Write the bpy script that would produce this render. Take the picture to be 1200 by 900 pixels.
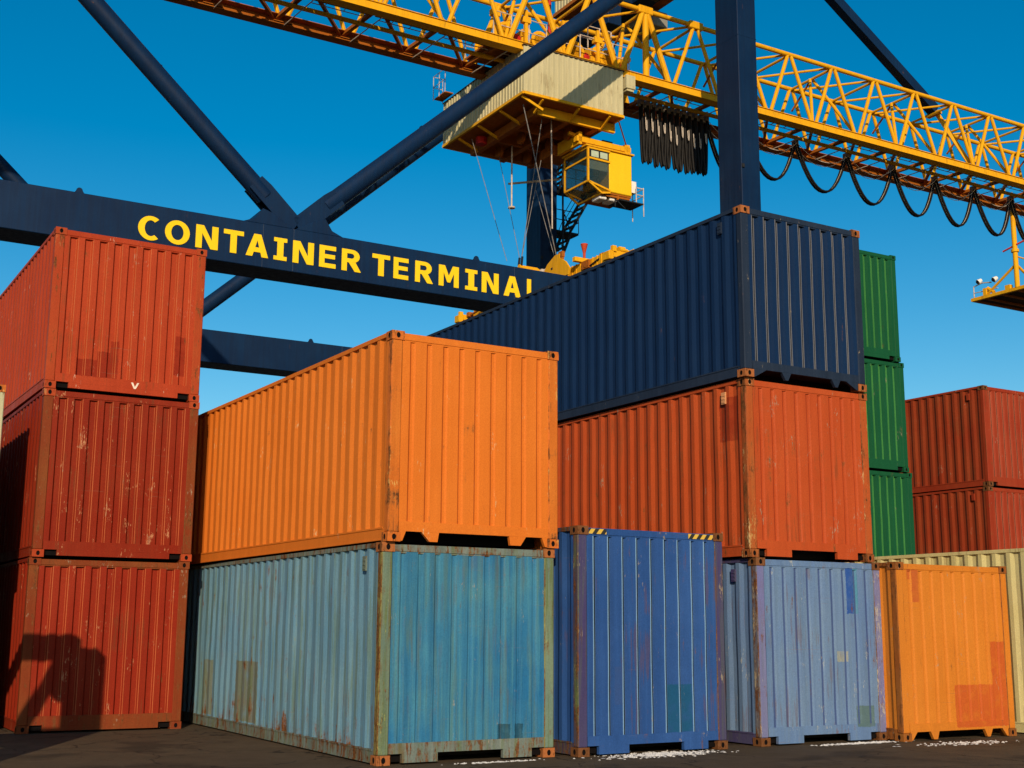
import bpy, bmesh, math, random
from mathutils import Vector, Matrix, noise

random.seed(7)
scene = bpy.context.scene
for o in list(bpy.data.objects):
    bpy.data.objects.remove(o)
COL = scene.collection

# ------------------------------------------------------------------ camera
PITCH, ROLL, CAM_H, FPX = math.radians(10.79), math.radians(0.38), 1.59, 1497.6
cp, sp, cr, sr = math.cos(PITCH), math.sin(PITCH), math.cos(ROLL), math.sin(ROLL)
fwd = Vector((0, cp, sp)); rx = Vector((1, 0, 0)); uy = Vector((0, -sp, cp))
right = rx * cr + uy * sr
up = rx * -sr + uy * cr
cam_d = bpy.data.cameras.new('camera')
cam = bpy.data.objects.new('camera', cam_d)
COL.objects.link(cam)
cam_d.sensor_width = 36
cam_d.lens = FPX / 1200 * 36
cam_d.clip_end = 4000
M = Matrix((right, up, -fwd)).transposed().to_4x4()
M.translation = (0, 0, CAM_H)
cam.matrix_world = M
scene.camera = cam

# ------------------------------------------------------------------ axes of the yard: u along the crane span, v along the quay
YAW = math.radians(30.5)
UX = Vector((math.cos(YAW), math.sin(YAW), 0))
VX = Vector((-math.sin(YAW), math.cos(YAW), 0))
def W(u, v, z=0.0):
    return UX * u + VX * v + Vector((0, 0, z))

# ------------------------------------------------------------------ sun and sky
ELEV = math.radians(21.5)
hdir = (UX * 0.53 + VX).normalized()                 # the way sunlight travels over the ground
travel = hdir * math.cos(ELEV) + Vector((0, 0, -math.sin(ELEV)))
sun_d = bpy.data.lights.new('sun', 'SUN')
sun_d.energy = 4.4
sun_d.angle = math.radians(0.6)
sun_d.color = (1.0, 0.80, 0.58)
sun = bpy.data.objects.new('sun', sun_d)
COL.objects.link(sun)
sun.rotation_euler = travel.to_track_quat('-Z', 'Y').to_euler()
sun.location = (0, -20, 30)

world = bpy.data.worlds.new('World')
scene.world = world
world.use_nodes = True
wn = world.node_tree.nodes; wl = world.node_tree.links
bg = wn['Background']
sky = wn.new('ShaderNodeTexSky')
sky.sky_type = 'NISHITA'
sky.sun_disc = False
sky.sun_elevation = ELEV
sky.sun_rotation = math.atan2(-hdir.x, -hdir.y)
sky.air_density = 1.0
sky.dust_density = 0.4
sky.ozone_density = 2.0
hsv = wn.new('ShaderNodeHueSaturation')
hsv.inputs['Saturation'].default_value = 1.56
hsv.inputs['Hue'].default_value = 0.491
wl.new(sky.outputs[0], hsv.inputs['Color'])
wl.new(hsv.outputs[0], bg.inputs[0])
bg.inputs[1].default_value = 0.112

scene.view_settings.view_transform = 'Standard'
scene.view_settings.look = 'None'
scene.view_settings.exposure = 0.0
scene.view_settings.gamma = 1.0
scene.render.engine = 'CYCLES'
scene.cycles.max_bounces = 6

# ------------------------------------------------------------------ helpers
def lin(r, g, b):
    f = lambda c: (c / 255 / 12.92) if c / 255 <= 0.04045 else ((c / 255 + 0.055) / 1.055) ** 2.4
    return (f(r), f(g), f(b), 1.0)

class MB:
    """collects faces; build() links them as one mesh object"""
    def __init__(s):
        s.v = []; s.f = []; s.m = []; s.sm = []
    def add(s, vs, fs, m=0, smooth=False):
        n = len(s.v)
        s.v += [tuple(p) for p in vs]
        for f in fs:
            s.f.append([n + i for i in f]); s.m.append(m); s.sm.append(smooth)
        return s
    def box(s, x0, x1, y0, y1, z0, z1, m=0):
        vs = [(x, y, z) for z in (z0, z1) for y in (y0, y1) for x in (x0, x1)]
        return s.add(vs, [(0, 2, 3, 1), (4, 5, 7, 6), (0, 1, 5, 4), (2, 6, 7, 3), (0, 4, 6, 2), (1, 3, 7, 5)], m)
    def bar(s, a, b, w, h=None, m=0, upv=(0, 0, 1)):
        a = Vector(a); b = Vector(b); h = h or w
        d = (b - a).normalized(); q = Vector(upv)
        if abs(d.dot(q)) > 0.98: q = Vector((0, 1, 0))
        x = d.cross(q).normalized(); y = x.cross(d).normalized()
        vs = [p + x * i * w / 2 + y * j * h / 2 for p in (a, b) for j in (-1, 1) for i in (-1, 1)]
        return s.add(vs, [(0, 2, 3, 1), (4, 5, 7, 6), (0, 1, 5, 4), (2, 6, 7, 3), (0, 4, 6, 2), (1, 3, 7, 5)], m)
    def tube(s, pts, r, n=8, m=0, caps=True, r2=None):
        pts = [Vector(p) for p in pts]; rings = []; k = len(pts)
        d0 = (pts[1] - pts[0]).normalized()
        q = Vector((0, 0, 1)) if abs(d0.z) < 0.9 else Vector((0, 1, 0))
        x = d0.cross(q).normalized()
        for i, p in enumerate(pts):
            d = (pts[min(i + 1, k - 1)] - pts[max(i - 1, 0)]).normalized()
            x = (x - d * x.dot(d)).normalized(); y = d.cross(x)
            rr = r if r2 is None else r + (r2 - r) * i / (k - 1)
            rings.append([p + (x * math.cos(2 * math.pi * j / n) + y * math.sin(2 * math.pi * j / n)) * rr for j in range(n)])
        vs = [p for rg in rings for p in rg]
        fs = [(i * n + j, i * n + (j + 1) % n, (i + 1) * n + (j + 1) % n, (i + 1) * n + j) for i in range(k - 1) for j in range(n)]
        s.add(vs, fs, m, True)
        if caps:
            s.add(rings[0], [tuple(range(n - 1, -1, -1))], m); s.add(rings[-1], [tuple(range(n))], m)
        return s
    def prism(s, poly, axis, a, b, m=0):
        """poly of 2-D points extruded along axis 'x','y' or 'z' from a to b"""
        def P(p, t):
            return (t, p[0], p[1]) if axis == 'x' else (p[0], t, p[1]) if axis == 'y' else (p[0], p[1], t)
        n = len(poly)
        vs = [P(p, a) for p in poly] + [P(p, b) for p in poly]
        fs = [tuple(range(n)), tuple(range(2 * n - 1, n - 1, -1))] + [(i, i + n, (i + 1) % n + n, (i + 1) % n) for i in range(n)]
        return s.add(vs, fs, m)
    def mesh(s, name, off=None, bevel=0.0):
        me = bpy.data.meshes.new(name)
        vs = s.v if off is None else [(x - off[0], y - off[1], z - off[2]) for x, y, z in s.v]
        me.from_pydata(vs, [], s.f)
        me.polygons.foreach_set('material_index', s.m)
        me.polygons.foreach_set('use_smooth', s.sm)
        bm = bmesh.new(); bm.from_mesh(me)
        bmesh.ops.recalc_face_normals(bm, faces=bm.faces)
        if bevel:
            bmesh.ops.bevel(bm, geom=[e for e in bm.edges if e.calc_face_angle(0) > 0.5], offset=bevel, segments=1, affect='EDGES')
        bm.to_mesh(me); bm.free()
        if any(s.sm):
            me.set_sharp_from_angle(angle=math.radians(40))
        return me

def link(name, me, mats=None, parent=None, loc=None):
    o = bpy.data.objects.new(name, me)
    COL.objects.link(o)
    if mats is not None:
        mats = mats if isinstance(mats, (list, tuple)) else [mats]
        while len(me.materials) < len(mats):
            me.materials.append(mats[len(me.materials)])
        for i, m in enumerate(mats):
            if me.materials[i] is not m:
                o.material_slots[i].link = 'OBJECT'
                o.material_slots[i].material = m
    if parent is not None: o.parent = parent
    if loc is not None: o.location = loc
    return o

def empty(name, loc, rz, label, cat, group=None):
    o = bpy.data.objects.new(name, None)
    COL.objects.link(o)
    o.location = loc; o.rotation_euler = (0, 0, rz)
    o.empty_display_size = 0.3
    o['label'] = label; o['category'] = cat
    if group: o['group'] = group
    return o

# ------------------------------------------------------------------ materials
class NT:
    def __init__(s, name):
        s.m = bpy.data.materials.new(name); s.m.use_nodes = True
        s.n = s.m.node_tree.nodes; s.l = s.m.node_tree.links
        s.b = s.n['Principled BSDF']
    def node(s, t, **kw):
        x = s.n.new('ShaderNode' + t)
        for k, v in kw.items():
            if k.startswith('i_'): x.inputs[k[2:].replace('_', ' ')].default_value = v
            else: setattr(x, k, v)
        return x
    def L(s, a, b): s.l.new(a, b)
    def math(s, op, a, b=0.0, c=0.0, clamp=False):
        x = s.n.new('ShaderNodeMath'); x.operation = op; x.use_clamp = clamp
        for i, v in enumerate((a, b, c)):
            if isinstance(v, (int, float)): x.inputs[i].default_value = v
            else: s.l.new(v, x.inputs[i])
        return x.outputs[0]
    def mix(s, f, a, b, blend='MIX'):
        x = s.n.new('ShaderNodeMix'); x.data_type = 'RGBA'; x.blend_type = blend
        for sock, v in ((x.inputs[0], f), (x.inputs[6], a), (x.inputs[7], b)):
            if isinstance(v, (int, float, tuple)): sock.default_value = v
            else: s.l.new(v, sock)
        return x.outputs[2]
    def coords(s, scale=(1, 1, 1), offset=None):
        tc = s.n.new('ShaderNodeTexCoord'); mp = s.n.new('ShaderNodeMapping')
        mp.inputs['Scale'].default_value = scale
        s.l.new(tc.outputs['Object'], mp.inputs[0])
        oi = s.n.new('ShaderNodeObjectInfo')
        ad = s.n.new('ShaderNodeVectorMath'); ad.operation = 'SCALE'
        cb = s.n.new('ShaderNodeCombineXYZ')
        for i in range(3): s.l.new(oi.outputs['Random'], cb.inputs[i])
        s.l.new(cb.outputs[0], ad.inputs[0]); ad.inputs[3].default_value = 37.0
        s.l.new(ad.outputs[0], mp.inputs['Location'])
        return mp.outputs[0]
    def noise(s, co, scale, detail=4, rough=0.6):
        x = s.n.new('ShaderNodeTexNoise')
        x.inputs['Scale'].default_value = scale; x.inputs['Detail'].default_value = detail
        x.inputs['Roughness'].default_value = rough
        s.l.new(co, x.inputs['Vector'])
        return x.outputs[0]
    def ramp(s, v, a, b):
        x = s.n.new('ShaderNodeMapRange'); x.inputs[1].default_value = a; x.inputs[2].default_value = b
        s.l.new(v, x.inputs[0]); return x.outputs[0]

RUST = (0.075, 0.028, 0.010, 1)
def paint(name, base, alt=None, rust=0.3, streak=0.35, patches=(), rough=0.56, chips=0.3, chipcol=None, moss=0.0, bump=0.25, foot=0.0, spec=0.08, speck=0.0, runs=1.0):
    """weathered yard paint. alt = faded tint; rust 0..1; patches: (axis, a0, a1, z0, z1, colour)"""
    t = NT(name)
    alt = alt or tuple(min(1, c * 1.35 + 0.01) for c in base[:3]) + (1,)
    co = t.coords(); cs = t.coords((7, 7, 0.35)); cf = t.coords((22, 22, 0.5))
    fade = t.ramp(t.noise(co, 0.9, 5), 0.34, 0.66)
    c = t.mix(t.math('MULTIPLY', fade, 0.55), base, alt)
    st = t.ramp(t.noise(cs, 1.0, 4, 0.65), 0.36, 0.68)
    c = t.mix(t.math('MULTIPLY', st, streak), c, tuple(x * 0.55 for x in base[:3]) + (1,))
    st2 = t.ramp(t.noise(cf, 1.0, 3, 0.6), 0.52, 0.72)
    c = t.mix(t.math('MULTIPLY', st2, streak * 0.8), c, alt)
    tc = t.node('TexCoord'); sp_ = t.node('SeparateXYZ'); t.L(tc.outputs['Object'], sp_.inputs[0])
    wob = t.math('MULTIPLY', t.math('SUBTRACT', t.noise(co, 16, 4, 0.7), 0.5), 0.05) if patches else None
    for ax, a0, a1, z0, z1, pc in patches:
        a = t.math('ADD', sp_.outputs['XYZ'.index(ax)], wob); z = t.math('ADD', sp_.outputs[2], wob)
        msk = t.math('MULTIPLY', t.math('MULTIPLY', t.math('GREATER_THAN', a, a0), t.math('LESS_THAN', a, a1)),
                     t.math('MULTIPLY', t.math('GREATER_THAN', z, z0), t.math('LESS_THAN', z, z1)))
        c = t.mix(t.math('MULTIPLY', msk, t.math('MULTIPLY', t.ramp(t.noise(co, 5, 4), 0.0, 0.5), 0.85)), c, pc)
    rn = t.noise(co, 3.2, 7, 0.72); rs = t.noise(cs, 1.7, 6, 0.7)
    m = t.math('MULTIPLY', rn, rs)
    if foot:
        fz = t.ramp(sp_.outputs[2], 0.75, 0.1)
        m = t.math('ADD', m, t.math('MULTIPLY', fz, foot))
    th = 0.43 - 0.24 * rust
    rm = t.ramp(m, th, th + 0.035)
    halo = t.ramp(m, th - 0.05, th + 0.01)
    c = t.mix(t.math('MULTIPLY', halo, 0.45), c, (0.16, 0.075, 0.025, 1))
    if moss:
        ms = t.ramp(t.noise(cs, 2.3, 4), 0.5, 0.62)
        c = t.mix(t.math('MULTIPLY', ms, moss), c, (0.10, 0.135, 0.045, 1))
    rc = t.mix(t.ramp(t.noise(co, 30, 3), 0.35, 0.65), RUST, (0.17, 0.065, 0.02, 1))
    c = t.mix(rm, c, rc)
    if speck:
        k1 = t.ramp(t.noise(t.coords((14, 14, 3.0)), 1.0, 6, 0.75), 0.62 - 0.22 * speck, 0.66 - 0.20 * speck)
        c = t.mix(t.math('MULTIPLY', k1, 0.9), c, rc)
    ch = t.ramp(t.math('MULTIPLY', t.noise(t.coords((46, 46, 13)), 1.0, 5, 0.75), t.noise(t.coords((3, 3, 1.2)), 1.5, 3)), 0.41 - 0.085 * chips, 0.43 - 0.085 * chips)
    c = t.mix(t.math('MULTIPLY', ch, 0.75 if chips > 0 else 0.0), c, chipcol or (0.30, 0.25, 0.17, 1))
    if rust > 0.08 and runs > 0:
        run = t.ramp(t.math('MULTIPLY', t.noise(t.coords((26, 26, 0.8)), 1.0, 3, 0.6), t.noise(t.coords((1.6, 1.6, 1.1)), 1.0, 3)), 0.335, 0.37)
        c = t.mix(t.math('MULTIPLY', run, (0.30 + 0.3 * rust) * runs), c, (0.12, 0.05, 0.018, 1))
        scr = t.ramp(t.noise(t.coords((1.0, 1.0, 60)), 1.0, 2, 0.5), 0.70, 0.735)
        scr = t.math('MULTIPLY', scr, t.ramp(t.noise(t.coords((1.3, 1.3, 1.3)), 1.0, 2), 0.52, 0.6))
        c = t.mix(t.math('MULTIPLY', scr, 0.35), c, (0.2, 0.13, 0.08, 1))
    gr = t.noise(co, 60, 3)
    c = t.mix(0.22, c, t.mix(t.ramp(gr, 0.3, 0.7), (0.25, 0.25, 0.25, 1), (0.8, 0.8, 0.8, 1)), 'OVERLAY')
    t.L(c, t.b.inputs['Base Color'])
    t.L(t.math('ADD', t.math('MULTIPLY', rm, 0.3), t.math('ADD', rough - 0.08, t.math('MULTIPLY', st, 0.16))), t.b.inputs['Roughness'])
    t.b.inputs['Specular IOR Level'].default_value = spec
    bp = t.node('Bump'); bp.inputs['Strength'].default_value = bump; bp.inputs['Distance'].default_value = 0.02
    hb = t.math('ADD', t.math('MULTIPLY', t.noise(co, 2.2, 3), 1.6), t.math('MULTIPLY', rm, 0.15))
    hb = t.math('ADD', hb, t.math('MULTIPLY', gr, 0.06))
    t.L(hb, bp.inputs['Height']); t.L(bp.outputs[0], t.b.inputs['Normal'])
    return t.m

def plain(name, col, rough=0.6, metal=0.0, var=0.3, scale=5.0):
    t = NT(name); co = t.coords()
    n = t.ramp(t.noise(co, scale, 5), 0.3, 0.7)
    c = t.mix(n, tuple(x * (1 - var) for x in col[:3]) + (1,), tuple(min(1, x * (1 + var)) for x in col[:3]) + (1,))
    t.L(c, t.b.inputs['Base Color'])
    t.b.inputs['Roughness'].default_value = rough; t.b.inputs['Metallic'].default_value = metal; t.b.inputs['Specular IOR Level'].default_value = 0.12
    bp = t.node('Bump'); bp.inputs['Strength'].default_value = 0.15; bp.inputs['Distance'].default_value = 0.01
    t.L(t.noise(co, scale * 6, 3), bp.inputs['Height']); t.L(bp.outputs[0], t.b.inputs['Normal'])
    return t.m

DARK = plain('shadow_black_steel', (0.004, 0.003, 0.003, 1), 0.9)
UNDER = plain('underfloor_tar', (0.018, 0.015, 0.013, 1), 0.85)
RUSTY = paint('rusted_casting', (0.15, 0.06, 0.022, 1), rust=0.6, chips=0.3, bump=0.5, speck=0.5)
CREASE_SHADE = plain('crease_shade', (0.004, 0.005, 0.006, 1), 0.9)  # painted shade: near-black strip along the creases of the end walls
RUSTO = paint('orange_rust_casting', (0.32, 0.105, 0.03, 1), rust=0.4, chips=0.2, bump=0.5, speck=0.4)

# ------------------------------------------------------------------ ground
def ground_material():
    t = NT('asphalt')
    tc = t.node('TexCoord'); co = tc.outputs['Object']
    big = t.ramp(t.noise(co, 0.22, 5, 0.6), 0.35, 0.65)
    mid = t.ramp(t.noise(co, 1.3, 6, 0.7), 0.35, 0.65)
    fine = t.ramp(t.noise(co, 55, 4, 0.7), 0.3, 0.7)
    c = t.mix(big, (0.078, 0.055, 0.033, 1), (0.12, 0.086, 0.052, 1))
    c = t.mix(t.math('MULTIPLY', mid, 0.5), c, (0.046, 0.033, 0.020, 1))
    c = t.mix(t.math('MULTIPLY', fine, 0.55), c, (0.125, 0.088, 0.05, 1))
    sp = t.ramp(t.noise(co, 24, 2, 0.5), 0.71, 0.74)
    c = t.mix(t.math('MULTIPLY', sp, 0.7), c, (0.26, 0.20, 0.13, 1))
    crk = t.node('TexVoronoi', feature='DISTANCE_TO_EDGE'); crk.inputs['Scale'].default_value = 0.55
    wv = t.node('VectorMath', operation='ADD'); nz_ = t.node('TexNoise'); nz_.inputs['Scale'].default_value = 1.4; nz_.inputs['Detail'].default_value = 5
    t.L(co, nz_.inputs['Vector']); t.L(co, wv.inputs[0]); t.L(nz_.outputs['Color'], wv.inputs[1]); t.L(wv.outputs[0], crk.inputs['Vector'])
    cm = t.ramp(crk.outputs['Distance'], 0.012, 0.003)
    c = t.mix(t.math('MULTIPLY', cm, 0.8), c, (0.012, 0.009, 0.006, 1))
    oil = t.ramp(t.noise(co, 0.75, 4, 0.55), 0.55, 0.64)
    c = t.mix(t.math('MULTIPLY', oil, 0.6), c, (0.028, 0.021, 0.014, 1))
    grit = t.ramp(t.noise(co, 130, 2, 0.5), 0.60, 0.70)
    c = t.mix(t.math('MULTIPLY', grit, 0.55), c, (0.20, 0.15, 0.09, 1))
    t.b.inputs['Specular IOR Level'].default_value = 0.15
    t.L(c, t.b.inputs['Base Color'])
    t.L(t.math('ADD', 0.7, t.math('MULTIPLY', mid, 0.2)), t.b.inputs['Roughness'])
    bp = t.node('Bump'); bp.inputs['Strength'].default_value = 1.0; bp.inputs['Distance'].default_value = 0.02
    t.L(t.math('ADD', t.noise(co, 60, 4, 0.8), t.math('MULTIPLY', t.noise(co, 2.0, 4), 1.5)), bp.inputs['Height'])
    t.L(bp.outputs[0], t.b.inputs['Normal'])
    return t.m
g = MB()
R_ = 1500
g.add([(-R_, -R_, 0), (R_, -R_, 0), (R_, R_, 0), (-R_, R_, 0)], [(0, 1, 2, 3)])
go = link('ground', g.mesh('ground'), ground_material())
go['kind'] = 'structure'; go['label'] = 'dark worn asphalt of the container yard'

def pix_ray(px, py):
    return right * ((px - 600) / FPX) - up * ((py - 450) / FPX) + fwd
def at_z(px, py, z):
    d = pix_ray(px, py); t = (z - CAM_H) / d.z
    return Vector((0, 0, CAM_H)) + d * t
def at_v(px, py, v):
    """(u,v,z) where the sight line meets the vertical plane v"""
    d = pix_ray(px, py); t = v / d.dot(VX)
    return (d.dot(UX) * t, v, CAM_H + d.z * t)
def at_zuv(px, py, z):
    p = at_z(px, py, z); return (p.dot(UX), p.dot(VX), z)

SNOW = plain('old_frozen_snow', (0.62, 0.60, 0.56, 1), 0.7, var=0.25, scale=20)
def snow(cx, cy, length, width, n, label, ang=YAW):
    mb = MB(); rnd = random.Random(int(cx * 31 + cy * 7))
    for _ in range(n):
        a = rnd.gauss(0, 0.38) * length; b = rnd.gauss(0, 0.36) * width
        x = cx + math.cos(ang) * a - math.sin(ang) * b; y = cy + math.sin(ang) * a + math.cos(ang) * b
        r = rnd.uniform(0.006, 0.03) * (1.5 if rnd.random() < 0.12 else 1); k = rnd.randint(5, 7); ph = rnd.random() * 6
        hgt = rnd.uniform(0.004, 0.014)
        ring = [(x + math.cos(ph + 6.283 * i / k) * r * rnd.uniform(0.6, 1.5), y + math.sin(ph + 6.283 * i / k) * r * rnd.uniform(0.5, 1.2), 0.001) for i in range(k)]
        mb.add(ring + [(x, y, hgt)], [(i, (i + 1) % k, k) for i in range(k)])
    o = link('snow_residue', mb.mesh('snow_residue'), SNOW)
    o['kind'] = 'stuff'; o['label'] = label
p = at_z(775, 884, 0); snow(p.x, p.y, 1.1, 0.38, 620, 'crusty old snow in front of the royal blue container')
p = at_z(1010, 871, 0); snow(p.x, p.y, 0.95, 0.12, 420, 'strip of old snow along the pale blue container')
p = at_z(1130, 871, 0); snow(p.x, p.y, 1.3, 0.3, 170, 'loose snow crumbs before the small orange container')
p = at_z(585, 893, 0); snow(p.x, p.y, 0.8, 0.09, 110, 'thin snow line below the turquoise container end')

# ------------------------------------------------------------------ shipping containers
CW = 2.438
def casting_mesh():
    mb = MB(); a = 0.172; h = 0.112
    mb.box(0.012, a - 0.012, 0.012, a - 0.012, 0.004, h - 0.004, 1)
    n = 14; t = 0.0
    def face(P):       # P maps (s across, q up, d inwards)
        cs = a / 2; ch = h / 2
        ring = [(cs + 0.027 * math.cos(2 * math.pi * i / n), ch + 0.036 * math.sin(2 * math.pi * i / n)) for i in range(n)]
        outer = []
        for i in range(n):
            c_, s_ = math.cos(2 * math.pi * i / n), math.sin(2 * math.pi * i / n)
            k = min(cs / abs(c_) if abs(c_) > 1e-6 else 9, ch / abs(s_) if abs(s_) > 1e-6 else 9)
            outer.append((cs + c_ * k, ch + s_ * k))
        corners = [(a, h), (0, h), (0, 0), (a, 0)]
        pts = []
        for i in range(n):
            pts.append(outer[i])
        vs = [P(x, y, 0) for x, y in outer] + [P(x, y, 0) for x, y in ring] + [P(x, y, 0.03) for x, y in ring] + [P(x, y, 0) for x, y in corners]
        fs = [(i, (i + 1) % n, n + (i + 1) % n, n + i) for i in range(n)]
        for q, (cx, cy) in enumerate(corners):
            best = [i for i in range(n) if (outer[i][0] - cs) * (outer[(i + 1) % n][0] - cs) >= -1e-9 or True]
            for i in range(n):
                x0, y0 = outer[i]; x1, y1 = outer[(i + 1) % n]
                on0 = abs(x0 - cx) < 1e-6 or abs(y0 - cy) < 1e-6
                on1 = abs(x1 - cx) < 1e-6 or abs(y1 - cy) < 1e-6
                diff = (abs(x0 - cx) < 1e-6 and abs(y1 - cy) < 1e-6) or (abs(y0 - cy) < 1e-6 and abs(x1 - cx) < 1e-6)
                if on0 and on1 and diff and not (abs(x0 - x1) < 1e-6 or abs(y0 - y1) < 1e-6):
                    fs.append((i, 3 * n + q, (i + 1) % n))
        mb.add(vs, fs, 0)
        mb.add(vs[n:3 * n], [(i, (i + 1) % n, n + (i + 1) % n, n + i) for i in range(n)], 1)
    face(lambda s, q, d: (s, d, q)); face(lambda s, q, d: (a - s, a - d, q))
    face(lambda s, q, d: (d, a - s, q)); face(lambda s, q, d: (a - d, s, q))
    mb.add([(0, 0, 0), (a, 0, 0), (a, a, 0), (0, a, 0)], [(0, 1, 2, 3)]); mb.add([(0, 0, h), (a, 0, h), (a, a, h), (0, a, h)], [(0, 1, 2, 3)])
    me = mb.mesh('corner_casting')
    return me
CAST = casting_mesh()

def corr_profile(length, pitch, fr, depth, lead, worn=None):  # worn picks the strips of painted highlight and shade at the bends
    """list of (s, d, mat) for a trapezoid wall; fr = (outer, slope, inner, slope)"""
    n = max(1, round((length - 2 * lead) / pitch)); pt = (length - 2 * lead) / n
    pr = [(0.0, 0.0, 0)]; s = lead
    for _ in range(n):
        o_, a_, i_, b_ = [x * pt for x in fr]
        s0 = s + o_ / 2
        if worn == 'R':
            pr += [(s0 - 0.016, 0.0, 0), (s0, 0.0, 1), (s0 + a_, depth, 0), (s0 + a_ + 0.026, depth, 2), (s0 + a_ + 0.044, depth, 1)]
        elif worn and worn != 'L':
            pr += [(s0, 0.0, 0), (s0 + a_, depth, 1), (s0 + a_ + worn, depth, 1)]
        else:
            pr += [(s0, 0.0, 0), (s0 + a_, depth, 0)]
        e = s0 + a_ + max(i_, (worn if isinstance(worn, float) else 0) + 0.004)
        if worn == 'L':
            pr += [(e, depth, 0), (e + b_ * 0.16, depth * 0.84, 1), (e + b_ * 0.84, depth * 0.16, 0), (e + b_, 0.0, 1), (e + b_ + 0.004, 0.0, 1)]
        else:
            pr += [(e, depth, 0), (e + b_, 0.0, 0)]
        s += pt
    pr.append((length, 0.0, 0))
    return pr

def wall(mb, P, prof, z0, z1, seed, nz=9, amp=0.011):
    rows = []
    for k in range(nz + 1):
        z = z0 + (z1 - z0) * k / nz
        rows.append([P(s, d + amp * noise.noise(Vector((s * 1.1 + seed * 13.1, z * 1.3, seed * 3.7))) * (1 - (2 * k / nz - 1) ** 8), z) for s, d, m in prof])
    n = len(prof)
    vs = [p for r in rows for p in r]
    for j in range(n - 1):
        mb.add([vs[k * n + q] for k in range(nz + 1) for q in (j, j + 1)],
               [(2 * k, 2 * k + 1, 2 * k + 3, 2 * k + 2) for k in range(nz)], prof[j + 1][2])

def slim_box(mb, *a, m=0): mb.box(*a, m)

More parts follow.
